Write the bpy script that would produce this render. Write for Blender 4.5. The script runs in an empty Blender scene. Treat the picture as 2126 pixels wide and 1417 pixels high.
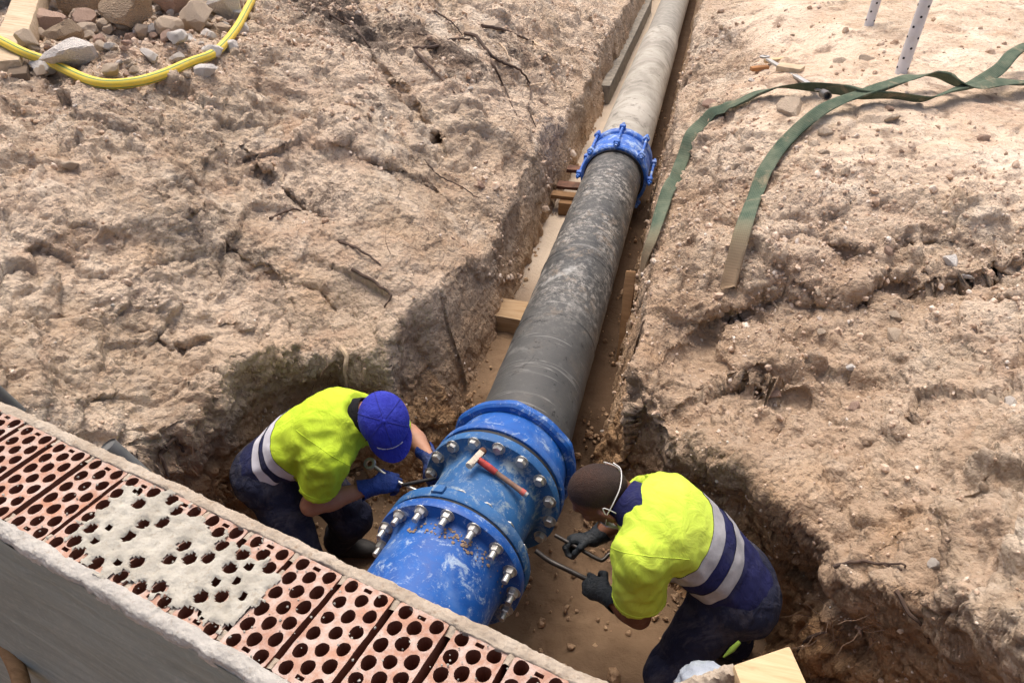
import bpy, bmesh, math, random
import numpy as np
from mathutils import Vector, Matrix
from mathutils.bvhtree import BVHTree

scene = bpy.context.scene
COL = scene.collection
R = math.radians
rng = np.random.default_rng(11)
random.seed(5)

# ------------------------------------------------------------------ camera
CAMP = np.array([0.584, 0.0, 2.37])
FPX, U0, V0 = 1550.0, 1063.0, 708.5
PITCH, YAW = R(35), R(14)
FW = np.array([-math.sin(YAW)*math.cos(PITCH), math.cos(YAW)*math.cos(PITCH), -math.sin(PITCH)])
RT = np.array([math.cos(YAW), math.sin(YAW), 0.0])
UP = np.cross(RT, FW)
cam_d = bpy.data.cameras.new('camera')
cam_d.sensor_width = 36
cam_d.lens = 36*FPX/2126
cam_d.clip_end = 300
cam_d.clip_start = 0.05
cam = bpy.data.objects.new('camera', cam_d)
COL.objects.link(cam)
cam.location = CAMP
cam.rotation_euler = (math.pi/2 - PITCH, 0, YAW)
scene.camera = cam

# ------------------------------------------------------------------ light: bright hazy daylight
SUN_EL, SUN_AZ = 67, 335          # azimuth measured clockwise from +Y
world = bpy.data.worlds.new('World')
scene.world = world
world.use_nodes = True
wn = world.node_tree
bg = wn.nodes['Background']
sky = wn.nodes.new('ShaderNodeTexSky')
sky.sky_type = 'NISHITA'
sky.sun_disc = False
sky.sun_elevation = R(SUN_EL)
sky.sun_rotation = R(SUN_AZ)
sky.air_density = 0.7
sky.dust_density = 8.0
sky.ozone_density = 0.6
wn.links.new(sky.outputs[0], bg.inputs[0])
bg.inputs[1].default_value = 0.15
sd = bpy.data.lights.new('sun', 'SUN')
sd.energy = 0.85
sd.angle = R(36)
sd.color = (1.0, 0.93, 0.83)
sun = bpy.data.objects.new('sun', sd)
COL.objects.link(sun)
sdir = Vector((math.sin(R(SUN_AZ))*math.cos(R(SUN_EL)), math.cos(R(SUN_AZ))*math.cos(R(SUN_EL)), math.sin(R(SUN_EL))))
sun.rotation_euler = sdir.to_track_quat('Z', 'Y').to_euler()
sun.location = (0, 0, 12)
scene.view_settings.view_transform = 'Standard'
scene.view_settings.look = 'None'
scene.view_settings.gamma = 1
scene.view_settings.use_curve_mapping = False
scene.view_settings.exposure = 0.63
scene.cycles.max_bounces = 6

# ------------------------------------------------------------------ helpers: geometry
def ray(u, v):
    return FW + RT*(u-U0)/FPX - UP*(v-V0)/FPX
def P(u, v, z):                       # photo pixel -> point at height z
    d = ray(u, v)
    return CAMP + d*((z-CAMP[2])/d[2])
def nrm(a):
    a = np.asarray(a, float)
    return a/np.linalg.norm(a)

PERM = np.random.default_rng(3).permutation(256)
PERM = np.concatenate([PERM, PERM, PERM])
GR = np.array([[1,1,0],[-1,1,0],[1,-1,0],[-1,-1,0],[1,0,1],[-1,0,1],[1,0,-1],[-1,0,-1],[0,1,1],[0,-1,1],[0,1,-1],[0,-1,-1],[1,1,0],[-1,1,0],[0,-1,1],[0,-1,-1]], float)
def perlin(p):
    p = np.asarray(p, float)
    i = np.floor(p).astype(np.int64)
    f = p - i
    i &= 255
    u = f*f*f*(f*(f*6-15)+10)
    def corner(a, b, c):
        h = PERM[PERM[PERM[(i[:,0]+a) & 255] + ((i[:,1]+b) & 255)] + ((i[:,2]+c) & 255)] & 15
        g = GR[h]
        return g[:,0]*(f[:,0]-a) + g[:,1]*(f[:,1]-b) + g[:,2]*(f[:,2]-c)
    def lerp(a, b, t): return a + (b-a)*t
    x0 = lerp(corner(0,0,0), corner(1,0,0), u[:,0]); x1 = lerp(corner(0,1,0), corner(1,1,0), u[:,0])
    x2 = lerp(corner(0,0,1), corner(1,0,1), u[:,0]); x3 = lerp(corner(0,1,1), corner(1,1,1), u[:,0])
    return lerp(lerp(x0, x1, u[:,1]), lerp(x2, x3, u[:,1]), u[:,2])
def fbm(p, octv=4, gain=.5, lac=2.03):
    p = np.asarray(p, float); s = 0; a = 1
    for k in range(octv):
        s = s + a*perlin(p + 17.3*k); p = p*lac; a *= gain
    return s
def ridged(p, octv=4, gain=.5):
    p = np.asarray(p, float); s = 0; a = 1
    for k in range(octv):
        s = s + a*(1-2*np.abs(perlin(p + 9.7*k))); p = p*2.07; a *= gain
    return s
def worley(p):
    p = np.asarray(p, float); i = np.floor(p).astype(np.int64); f = p-i
    best = np.full(len(p), 9.0)
    for a in (-1,0,1):
        for b in (-1,0,1):
            for c in (-1,0,1):
                h = PERM[PERM[PERM[(i[:,0]+a) & 255] + ((i[:,1]+b) & 255)] + ((i[:,2]+c) & 255)]
                o = np.stack([PERM[h]/256., PERM[h+57]/256., PERM[h+131]/256.], 1)
                d = ((o + [a,b,c] - f)**2).sum(1)
                best = np.minimum(best, d)
    return np.sqrt(best)
def shards(p):
    """cells: random height of the nearest cell and distance to the cell border"""
    p = np.asarray(p, float); i = np.floor(p).astype(np.int64); f = p-i
    b1 = np.full(len(p), 9.0); b2 = b1.copy(); hv = np.zeros(len(p)); tl = np.zeros((len(p), 3))
    for a in (-1,0,1):
        for b in (-1,0,1):
            for c in (-1,0,1):
                h = PERM[PERM[PERM[(i[:,0]+a) & 255] + ((i[:,1]+b) & 255)] + ((i[:,2]+c) & 255)]
                r = np.stack([PERM[h]/256., PERM[h+57]/256., PERM[h+131]/256.], 1) + [a,b,c] - f
                d = (r**2).sum(1); n = d < b1
                b2 = np.where(n, b1, np.minimum(b2, d)); b1 = np.where(n, d, b1)
                hv = np.where(n, PERM[h+200]/256., hv); tl = np.where(n[:, None], -r, tl)
    tilt = (tl*(np.stack([hv*7.3 % 1, hv*13.7 % 1, hv*29.1 % 1], 1)-.5)).sum(1)
    return hv-.5 + 1.3*tilt, np.sqrt(b2)-np.sqrt(b1)
def sstep(a, b, x):
    t = np.clip((x-a)/(b-a), 0, 1)
    return t*t*(3-2*t)

# ------------------------------------------------------------------ helpers: objects
def mesh_np(name, V, F, smooth=True):
    """V (n,3); F (m,k) array or list of index lists"""
    me = bpy.data.meshes.new(name)
    V = np.asarray(V, np.float32)
    if isinstance(F, np.ndarray):
        m, k = F.shape
        me.vertices.add(len(V)); me.vertices.foreach_set('co', V.ravel())
        me.loops.add(m*k); me.loops.foreach_set('vertex_index', F.astype(np.int32).ravel())
        me.polygons.add(m)
        me.polygons.foreach_set('loop_start', np.arange(0, m*k, k, dtype=np.int32))
        me.polygons.foreach_set('loop_total', np.full(m, k, np.int32))
        me.update(calc_edges=True); me.validate()
    else:
        me.from_pydata([tuple(map(float, v)) for v in V], [], [list(f) for f in F]); me.update()
    if smooth is not None:
        me.polygons.foreach_set('use_smooth', np.full(len(me.polygons), bool(smooth)))
    return me
def link(name, me, mat=None, parent=None, autosmooth=None):
    o = bpy.data.objects.new(name, me)
    COL.objects.link(o)
    if mat is not None and len(me.materials) == 0:
        for m in (mat if isinstance(mat, (list, tuple)) else [mat]): me.materials.append(m)
    if parent is not None:
        o.parent = parent
        root = parent; off = Vector((0,0,0))
        while root is not None:
            off += root.location; root = root.parent
        me.transform(Matrix.Translation(-off))
    if autosmooth is not None:
        try: me.set_sharp_from_angle(angle=R(autosmooth))
        except Exception: pass
    return o
def thing(name, label, cat, loc, group=None):
    o = bpy.data.objects.new(name, None)
    COL.objects.link(o); o.location = tuple(map(float, loc)); o.empty_display_size = .1
    return tag(o, label, cat, group)
def tag(o, label=None, cat=None, group=None, kind=None):
    if label: o['label'] = label
    if cat: o['category'] = cat
    if group: o['group'] = group
    if kind: o['kind'] = kind
    return o
class MB:
    """collects verts/faces"""
    def __init__(s): s.V = []; s.F = []
    def add(s, V, F):
        n = len(s.V); s.V.extend([tuple(map(float, v)) for v in V]); s.F.extend([[i+n for i in f] for f in F]); return s
    def box(s, c, sx, sy, sz, ax=None):
        """box by centre, full sizes and axes"""
        ax = np.eye(3) if ax is None else np.asarray(ax)
        V = [np.asarray(c) + ax[0]*sx/2*a + ax[1]*sy/2*b + ax[2]*sz/2*d for d in (-1,1) for b in (-1,1) for a in (-1,1)]
        return s.add(V, [[0,2,3,1],[4,5,7,6],[0,1,5,4],[2,6,7,3],[0,4,6,2],[1,3,7,5]])
    def tube(s, pts, r, n=8, cap=True):
        pts = [np.asarray(p, float) for p in pts]
        rr = r if hasattr(r, '__len__') else [r]*len(pts)
        V = []; F = []
        t = nrm(pts[1]-pts[0]); a = nrm(np.cross(t, [0.3,0.2,.93] if abs(t[2]) < .9 else [1,0,0])); b = np.cross(t, a)
        for i, p in enumerate(pts):
            t = nrm(pts[min(i+1, len(pts)-1)] - pts[max(i-1, 0)])
            a = nrm(a - t*(a@t)); b = np.cross(t, a)
            for k in range(n):
                q = 2*math.pi*k/n
                V.append(p + rr[i]*(a*math.cos(q) + b*math.sin(q)))
        for i in range(len(pts)-1):
            for k in range(n):
                k2 = (k+1) % n
                F.append([i*n+k, i*n+k2, (i+1)*n+k2, (i+1)*n+k])
        if cap:
            F.append([k for k in range(n)][::-1]); F.append([(len(pts)-1)*n+k for k in range(n)])
        return s.add(V, F)
    def lathe(s, o, a, prof, n=64, closed=False):
        """revolve [(t, r)] about axis a from o"""
        o = np.asarray(o, float); a = nrm(a)
        e = nrm(np.cross(a, [0,0,1] if abs(a[2]) < .9 else [1,0,0])); f = np.cross(e, a)
        V = []; F = []
        for t, r in prof:
            for k in range(n):
                q = 2*math.pi*k/n
                V.append(o + a*t + r*(e*math.cos(q) + f*math.sin(q)))
        m = len(prof)
        for i in range(m if closed else m-1):
            j = (i+1) % m
            for k in range(n):
                k2 = (k+1) % n
                F.append([i*n+k, i*n+k2, j*n+k2, j*n+k])
        return s.add(V, F)
    def mesh(s, name, smooth=True, bevel=0, seg=2):
        me = mesh_np(name, s.V, s.F, smooth)
        bm = bmesh.new(); bm.from_mesh(me)
        if bevel:
            bmesh.ops.bevel(bm, geom=list(bm.edges), offset=bevel, segments=seg, affect='EDGES', profile=.6)
        bmesh.ops.recalc_face_normals(bm, faces=bm.faces)
        bm.to_mesh(me); bm.free()
        if smooth is not None:
            me.polygons.foreach_set('use_smooth', np.full(len(me.polygons), bool(smooth)))
        return me
    def build(s, name, mat, parent=None, smooth=True, bevel=0, seg=2, ang=40):
        me = s.mesh(name, smooth, bevel, seg)
        return link(name, me, mat, parent, ang if smooth else None)
def spline(pts, n=10):
    """Catmull-Rom through pts"""
    pts = [np.asarray(p, float) for p in pts]
    q = [2*pts[0]-pts[1]] + pts + [2*pts[-1]-pts[-2]]
    out = []
    for i in range(1, len(q)-2):
        for k in range(n):
            t = k/n
            out.append(.5*((2*q[i]) + (-q[i-1]+q[i+1])*t + (2*q[i-1]-5*q[i]+4*q[i+1]-q[i+2])*t*t + (-q[i-1]+3*q[i]-3*q[i+1]+q[i+2])*t**3))
    out.append(pts[-1])
    return out

# ------------------------------------------------------------------ helpers: materials
class NT:
    def __init__(s, name):
        s.m = bpy.data.materials.new(name); s.m.use_nodes = True
        s.t = s.m.node_tree; s.b = s.t.nodes['Principled BSDF']
        s.co = s.t.nodes.new('ShaderNodeTexCoord').outputs['Object']
    def n(s, kind, **kw):
        x = s.t.nodes.new(kind)
        for k, v in kw.items(): setattr(x, k, v)
        return x
    def put(s, sock, v):
        if isinstance(v, bpy.types.NodeSocket): s.t.links.new(v, sock)
        elif v is not None:
            if sock.type == 'RGBA' and not hasattr(v, '__len__'): v = (v, v, v, 1)
            if sock.type == 'RGBA' and len(v) == 3: v = (*v, 1)
            sock.default_value = v
    def mapping(s, scale=(1,1,1), rot=(0,0,0), vec=None):
        x = s.n('ShaderNodeMapping'); s.put(x.inputs[0], vec or s.co)
        x.inputs['Scale'].default_value = scale; x.inputs['Rotation'].default_value = rot
        return x.outputs[0]
    def noise(s, scale, detail=4, rough=.6, vec=None, dist=0):
        x = s.n('ShaderNodeTexNoise'); s.put(x.inputs['Vector'], vec or s.co)
        x.inputs['Scale'].default_value = scale; x.inputs['Detail'].default_value = detail
        x.inputs['Roughness'].default_value = rough; x.inputs['Distortion'].default_value = dist
        return x.outputs['Fac']
    def voro(s, scale, vec=None, feat='F1', out='Distance', rand=1):
        x = s.n('ShaderNodeTexVoronoi', feature=feat); s.put(x.inputs['Vector'], vec or s.co)
        x.inputs['Scale'].default_value = scale; x.inputs['Randomness'].default_value = rand
        return x.outputs[out]
    def ramp(s, fac, stops, interp='LINEAR'):
        x = s.n('ShaderNodeValToRGB'); s.put(x.inputs[0], fac); r = x.color_ramp; r.interpolation = interp
        while len(r.elements) < len(stops): r.elements.new(.5)
        for e, (p, c) in zip(r.elements, stops):
            e.position = p; e.color = (c, c, c, 1) if not hasattr(c, '__len__') else (*c, 1)[:4]
        return x.outputs[0]
    def mix(s, fac, a, b, mode='MIX'):
        x = s.n('ShaderNodeMix', data_type='RGBA', blend_type=mode)
        s.put(x.inputs[0], fac); s.put(x.inputs[6], a); s.put(x.inputs[7], b)
        return x.outputs[2]
    def math(s, op, a, b=None, c=None):
        x = s.n('ShaderNodeMath', operation=op); s.put(x.inputs[0], a)
        if b is not None: s.put(x.inputs[1], b)
        if c is not None: s.put(x.inputs[2], c)
        return x.outputs[0]
    def attr(s, name):
        x = s.n('ShaderNodeAttribute', attribute_name=name); return x.outputs['Fac']
    def bump(s, h, strength=.5, dist=.01, normal=None):
        x = s.n('ShaderNodeBump'); s.put(x.inputs['Height'], h)
        x.inputs['Strength'].default_value = strength; x.inputs['Distance'].default_value = dist
        if normal is not None: s.put(x.inputs['Normal'], normal)
        return x.outputs[0]
    def done(s, col=None, rough=None, bump=None, metal=None, spec=None):
        s.put(s.b.inputs['Base Color'], col); s.put(s.b.inputs['Roughness'], rough)
        s.put(s.b.inputs['Metallic'], metal); s.put(s.b.inputs['Specular IOR Level'], spec)
        if bump is not None: s.put(s.b.inputs['Normal'], bump)
        return s.m
def plain(name, col, rough=.7, metal=0, var=.25, scale=14, bump=.15, bscale=90, bdist=.004):
    k = NT(name)
    c = k.mix(k.ramp(k.noise(scale, 5), [(.3, 0), (.7, 1)]), [x*(1-var) for x in col], [min(1, x*(1+var)) for x in col])
    return k.done(c, rough, k.bump(k.noise(bscale, 4), bump, bdist), metal)

def soil_material(name, wet=None, dull=1.0):
    k = NT(name)
    big = k.noise(1.1, 4, .55, dist=.6)
    mid = k.noise(5.5, 6, .65, dist=.8)
    fine = k.noise(38, 6, .72)
    strat = k.noise(3.0, 5, .6, vec=k.mapping((.5,.5,3.2)), dist=.5)
    c = k.ramp(mid, [(.25, (.36,.255,.172)), (.42, (.52,.402,.290)), (.58, (.615,.50,.380)), (.78, (.72,.615,.488))])
    c = k.mix(k.ramp(big, [(.42, 0), (.56, .85)]), c, (.70,.565,.435))
    c = k.mix(k.ramp(strat, [(.50, 0), (.66, .60)]), c, (.48,.325,.225))
    c = k.mix(k.ramp(k.noise(2.3, 5, .62, dist=1.0), [(.56, 0), (.66, .85)]), c, (.27,.195,.14))
    c = k.mix(k.ramp(k.noise(2.0, 4, .6, vec=k.mapping((1,1,1), (1.2,.4,.3))), [(.57, 0), (.66, .85)]), c, (.76,.65,.52))
    # pale grit and dark crumbs
    c = k.mix(k.ramp(fine, [(.32, .8), (.44, 0)]), c, (.22,.145,.095))
    c = k.mix(k.ramp(k.noise(70, 4, .7), [(.60, 0), (.72, .7)]), c, (.76,.69,.60))
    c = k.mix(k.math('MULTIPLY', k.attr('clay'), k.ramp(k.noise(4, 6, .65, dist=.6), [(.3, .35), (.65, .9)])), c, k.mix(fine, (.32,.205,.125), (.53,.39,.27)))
    hum = k.attr('humus')
    c = k.mix(k.math('MULTIPLY', k.ramp(k.math('ADD', hum, k.math('MULTIPLY', k.math('SUBTRACT', k.noise(14, 6, .72, dist=.8), .5), 2.2)), [(.45, 0), (.75, 1)]), .88), c, k.mix(fine, (.07,.052,.042), (.19,.145,.115)))
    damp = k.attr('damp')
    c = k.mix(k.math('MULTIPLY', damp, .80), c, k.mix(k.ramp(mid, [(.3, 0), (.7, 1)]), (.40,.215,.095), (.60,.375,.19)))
    h1 = k.noise(22, 7, .72, dist=.4)
    v = k.voro(34, feat='F1')
    v2 = k.voro(85, feat='F1')
    h = k.math('ADD', k.math('MULTIPLY', h1, 1.0), k.math('MULTIPLY', v, -.55))
    h = k.math('ADD', h, k.math('MULTIPLY', v2, -.22))
    h = k.math('ADD', h, k.math('MULTIPLY', fine, .35))
    soft = k.attr('soft')
    b = k.n('ShaderNodeBump'); k.put(b.inputs['Height'], h); k.put(b.inputs['Distance'], .05)
    k.put(b.inputs['Strength'], k.math('SUBTRACT', .82, k.math('MULTIPLY', soft, .72)))
    return k.done(c, .95, b.outputs[0], spec=.15)
M = {}
M['soil'] = soil_material('dry_soil')
def _floor():
    k = NT('damp_sand')
    c = k.ramp(k.noise(2.4, 6, .6, dist=.6), [(.3, (.15,.095,.055)), (.55, (.21,.14,.085)), (.75, (.27,.185,.115))])
    c = k.mix(k.ramp(k.noise(26, 5, .7), [(.62, 0), (.74, .6)]), c, (.16,.10,.06))
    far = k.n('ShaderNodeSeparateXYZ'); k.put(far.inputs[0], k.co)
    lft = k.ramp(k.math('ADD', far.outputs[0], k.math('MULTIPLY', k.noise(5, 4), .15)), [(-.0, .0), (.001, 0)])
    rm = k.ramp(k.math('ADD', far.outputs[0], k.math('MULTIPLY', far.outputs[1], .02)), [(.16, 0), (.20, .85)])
    c = k.mix(k.math('MULTIPLY', rm, k.ramp(k.math('MULTIPLY', far.outputs[1], .1), [(.26, 0), (.30, 1)])), c, (.075,.045,.026))  # dark soil, with the deep right gap's shade painted into its colour
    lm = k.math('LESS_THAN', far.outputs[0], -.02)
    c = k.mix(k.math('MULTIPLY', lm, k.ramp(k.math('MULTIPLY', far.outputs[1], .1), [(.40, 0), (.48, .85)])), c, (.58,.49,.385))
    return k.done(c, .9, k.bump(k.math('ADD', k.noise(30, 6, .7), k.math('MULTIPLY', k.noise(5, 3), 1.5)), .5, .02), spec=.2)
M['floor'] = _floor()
def _stone(name, a, b, sc=9):
    k = NT(name)
    oi = k.n('ShaderNodeObjectInfo').outputs['Random']
    c = k.mix(k.noise(sc, 6, .65), a, b)
    c = k.mix(k.ramp(k.noise(sc*4, 5, .7), [(.55, 0), (.7, .6)]), c, (.36,.27,.19))
    c = k.mix(k.math('MULTIPLY', oi, .30), c, (.46,.35,.25))
    return k.done(c, .92, k.bump(k.math('ADD', k.noise(sc*3, 7, .7), k.voro(sc*2.2)), .7, .02), spec=.2)
M['stone'] = _stone('limestone', (.52,.41,.30), (.74,.62,.49), 11)
M['white_stone'] = _stone('white_limestone', (.66,.62,.57), (.86,.83,.78), 7)
M['brown_stone'] = _stone('brown_rock', (.30,.215,.14), (.50,.39,.275), 8)
M['pink_stone'] = _stone('reddish_rock', (.38,.24,.18), (.55,.40,.32), 9)
def _pebble():
    k = NT('pebbles')
    c = k.ramp(k.noise(19, 2, .5), [(.32, (.36,.25,.17)), (.45, (.54,.40,.295)), (.58, (.66,.53,.41)), (.70, (.80,.73,.64))])
    c = k.mix(k.ramp(k.noise(120, 4), [(.5, 0), (.7, .4)]), c, (.3,.21,.15))
    return k.done(c, .95, k.bump(k.noise(140, 4), .5, .004), spec=.15)
M['pebble'] = _pebble()
M['root'] = plain('dark_root', (.085,.055,.04), .85, var=.5)
M['pale_root'] = plain('pale_root', (.58,.44,.30), .8)

# ------------------------------------------------------------------ terrain
def rbf(pts):
    A = np.array(pts, float); X = A[:, :2]; z = A[:, 2]; n = len(A)
    def ker(r): return np.where(r > 1e-9, r*r*np.log(np.maximum(r, 1e-9)), 0)
    K = ker(np.linalg.norm(X[:, None]-X[None], axis=2)) + np.eye(n)*.004
    Pm = np.c_[np.ones(n), X]
    W = np.linalg.solve(np.block([[K, Pm], [Pm.T, np.zeros((3, 3))]]), np.r_[z, 0, 0, 0])
    def f(x, y):
        q = np.stack([x, y], 1); out = np.empty(len(q))
        for s in range(0, len(q), 60000):
            e = q[s:s+60000]
            out[s:s+60000] = ker(np.linalg.norm(e[:, None]-X[None], axis=2)) @ W[:n] + W[n] + e @ W[n+1:]
        return out
    return f
LP = [(0,0,1.2),(300,60,1.2),(500,20,1.18),(150,180,1.17),(420,170,1.12),(650,40,1.1),(300,260,1.05),(600,200,.98),(50,400,1.0),(300,420,.9),(550,350,.8),(50,620,.85),(250,620,.72),(480,560,.62),(700,450,.65),(0,800,.85),(200,850,.62),(400,830,.47),(550,740,.43),(680,670,.38),(830,720,.3),(960,740,.22),(900,500,.42),(1000,350,.42),(850,300,.7),(800,150,.9),(1000,150,.7),(1100,150,.5),(1180,120,.3),(850,0,1.05),(1000,0,.9),(1150,0,.65),(1250,0,.4),(340,960,.42)]
RP = [(2126,0,.9),(1500,30,.8),(1900,150,.9),(2100,300,.85),(1700,250,.85),(1600,200,.85),(1480,200,.7),(1450,60,.6),(1420,250,.42),(1900,480,.65),(2100,600,.65),(1700,650,.45),(2000,800,.5),(1500,500,.55),(1420,500,.4),(1450,700,.35),(1400,850,.25),(1600,900,.3),(1800,950,.4),(1850,1100,.45),(2050,900,.6),(2100,1100,.75),(2100,1400,.9),(1950,1300,.75),(1860,1200,.5),(1500,940,.22),(1700,1050,.35),(1800,1160,.45),(1840,1300,.5),(1340,560,.3),(1400,230,.36)]
Lp = [tuple(P(u, v, z)) for u, v, z in LP] + [(-2.6,1.2,1.0),(-3.5,2.2,1.1),(-6,3,1.2),(-7,7,1.25),(-7,13,1.3),(-3,13,1.1),(-.7,13,.4),(-.5,16,.4),(-4,-1.5,1.1),(-1.3,-1,.7),(-.55,4.2,.2),(-.54,6.5,.19),(-.55,9,.25)]
Rp = [tuple(P(u, v, z)) for u, v, z in RP] + [(4,2,.95),(5,5,.95),(6,10,.95),(3,13,.95),(.6,13,.6),(.5,16,.5),(3,-1.5,.95),(1.5,-1,.9),(.43,2.9,.26),(.43,4.5,.3),(.43,9,.4),(.43,7.5,.36)]
GL, GRr = rbf(Lp), rbf(Rp)
POLY = np.array([(-.47,16),(-.46,9),(-.47,6),(-.46,4),(-.47,3.1),(-.47,2.78),(-.52,2.58),(-.66,2.46),(-.80,2.50),(-.93,2.50),(-.99,2.25),(-1.03,1.95),(-1.06,1.68),(-1.06,1.30),(-1.25,1.05),(-3.6,1.5),(-3.6,-1.6),(2.0,-1.6),(1.5,.5),(1.27,1.0),(1.24,1.45),(1.22,1.72),(1.12,1.96),(.84,2.27),(.56,2.48),(.34,2.62),(.32,4),(.31,6),(.31,9),(.30,16)], float)
def sdf(x, y):
    d = np.full(len(x), 1e9); ins = np.zeros(len(x), bool)
    q = np.stack([x, y], 1)
    for i in range(len(POLY)):
        a = POLY[i]; b = POLY[(i+1) % len(POLY)]; e = b-a; w = q-a
        t = np.clip((w@e)/(e@e), 0, 1)
        r = w - t[:, None]*e
        d = np.minimum(d, (r**2).sum(1))
        c = ((a[1] <= y) & (b[1] > y)) | ((b[1] <= y) & (a[1] > y))
        with np.errstate(divide='ignore', invalid='ignore'):
            ins ^= c & (x < a[0] + (y-a[1])/(b[1]-a[1])*e[0])
    return np.where(ins, -1, 1)*np.sqrt(d)
def floor_z(x, y):
    return -.62 + .27*sstep(2.55, 3.25, y)
def gauss(x, y, cx, cy, s): return np.exp(-((x-cx)**2+(y-cy)**2)/(2*s*s))
LEDGES = [  # photo pixels, height there, drop, undercut: edges where slabs of the bank broke away
 ([(1395,655),(1440,620),(1520,570),(1640,552),(1750,582),(1850,570),(2000,600),(2180,588)], .52, .12, .060),
 ([(1370,800),(1430,765),(1520,742),(1620,770),(1700,765)], .36, .06, .06),
 ([(1640,800),(1720,835),(1800,862),(1880,850),(1960,800)], .42, .07, .06),
 ([(1560,440),(1680,450),(1800,480),(1900,470),(2060,500)], .68, .05, .05),
 ([(400,345),(480,300),(600,318),(690,352)], .88, .08, .07), ([(300,500),(400,440),(520,455),(610,500)], .78, .07, .06),
 ([(690,335),(790,352),(900,330),(960,345)], .66, .07, .06), ([(240,640),(340,655),(430,610),(520,600)], .66, .07, .05),
 ([(560,560),(640,540),(720,560)], .55, .06, .05), ([(60,520),(160,470),(260,470)], .88, .06, .05), ([(720,90),(840,130),(930,190)], .95, .08, .06)]
LEDGE_XY = [(np.array([P(u, v, z)[:2] for u, v in q]), d, c) for q, z, d, c in LEDGES]
def ledge_field(x, y, p3):
    dz = np.zeros(len(x)); dy = np.zeros(len(x)); w = .05*fbm(p3*5+14, 3)
    for pl, drop, cut in LEDGE_XY:
        m = (x > pl[:, 0].min()-.5) & (x < pl[:, 0].max()+.5) & (y > pl[:, 1].min()-.7) & (y < pl[:, 1].max()+.5)
        if not m.any(): continue
        o = np.argsort(pl[:, 0]); yl = np.interp(x[m], pl[o, 0], pl[o, 1]); sgn = y[m] - yl + w[m]*1.3
        end = np.minimum(x[m]-pl[:, 0].min(), pl[:, 0].max()-x[m]); e = sstep(-.05, .25, end)
        dz[m] -= e*drop*sstep(.03, -.03, sgn)*np.exp(np.minimum(sgn, 0)/.22)
        dy[m] += e*cut*sstep(.01, -.04, sgn)*sstep(-.20, -.06, sgn)
    return dz, dy
GULLIES = [  # scooped troughs in the banks: pixel path, height, depth, half width
 ([(600,300),(640,420),(670,560),(690,690)], .62, .13, .15), ([(480,420),(380,560),(330,700)], .72, .08, .16), ([(760,60),(850,180),(980,300)], .85, .08, .14),
 ([(1640,600),(1700,760),(1760,960),(1800,1120)], .45, .11, .17), ([(1510,585),(1480,700),(1400,790)], .45, .09, .11), ([(1900,620),(1880,800),(1900,1000)], .55, .08, .15),
 ([(100,300),(200,420),(180,600)], .95, .06, .18)]
GUL_XY = [(np.array([P(u, v, z)[:2] for u, v in q]), d, w) for q, z, d, w in GULLIES]
def gully(x, y):
    q = np.stack([x, y], 1); out = np.zeros(len(x))
    for pl, dep, wd in GUL_XY:
        dd = np.full(len(x), 9.)
        for a, b in zip(pl[:-1], pl[1:]):
            e = b-a; t = np.clip(((q-a)@e)/(e@e), 0, 1); dd = np.minimum(dd, np.linalg.norm(q-a-t[:, None]*e, axis=1))
        out -= dep*np.exp(-dd**2/(2*wd*wd))
    return out
def terrain(xy):
    x, y = xy[:, 0], xy[:, 1]
    z0 = np.zeros(len(x))
    p3 = np.stack([x, y, z0], 1)
    jx = x + .05*fbm(p3*2.6+5, 3); jy = y + .05*fbm(p3*2.6+31, 3)
    w = sstep(-.1, .1, x)
    G = GL(x, y)*(1-w) + GRr(x, y)*w
    G = np.clip(G, -.3, 1.6)
    G = G + .035*fbm(p3*1.7+3, 3)
    # broken ledges: slabs of the bank have sheared off in steps
    hstep = .15
    q = G/hstep + 1.1*fbm(p3*1.5+44, 3)
    fr = q - np.floor(q)
    led = (np.floor(q) + sstep(.30, .95, fr) - q)*hstep
    wl = .6*np.where(x > 0, sstep(.45, .75, x)*sstep(4.7, 3.9, y), .55)*sstep(.15, .35, G)
    G = G + led*wl*np.clip(.75 + 1.2*fbm(p3*1.1+90, 2), .1, 1.0)
    ldz, ldy = ledge_field(x, y, p3)
    G = G + ldz + gully(jx, jy)
    fl = floor_z(x, y)
    # narrow trench faces are straighter than the pit faces
    d = np.where(y > 3.2, sdf(x+.018*fbm(p3*4, 3), y), sdf(jx, jy))
    S = 5.5 + 2.0*perlin(p3*1.3+50) - 2.6*gauss(x, y, -.52, 2.75, .22)
    wall = fl + np.maximum(d, 0)*S
    k = .07 - .045*sstep(2.9, 3.3, y)
    h = np.clip(.5 + .5*(wall-G)/k, 0, 1)
    z = wall*(1-h) + G*h - k*h*(1-h)
    t = np.clip((z-fl)/np.maximum(G-fl, .05), 0, 1)
    A = .05*sstep(3.3, 2.6, y) + .13*gauss(x, y, -1.0, 2.45, .17) + .08*gauss(x, y, -1.1, 1.95, .30) + .30*gauss(x, y, 1.35, 1.42, .20) + .10*gauss(x, y, 1.1, 2.1, .3)
    und = A*sstep(0.98, .62, t)*np.where(d > 0, 1, 0)*sstep(0, .12, t+.06)
    e = 2e-3; gx = np.zeros(len(x)); gy = np.zeros(len(x)); q = und > 1e-4
    gx[q] = (sdf(x[q]+e, y[q])-sdf(x[q]-e, y[q]))/(2*e); gy[q] = (sdf(x[q], y[q]+e)-sdf(x[q], y[q]-e))/(2*e)
    out = np.stack([x+gx*und, y+gy*und+ldy*sstep(.5, 1.0, t), np.where(d > 0, z, fl)], 1)
    return out, t, d, G
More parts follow.
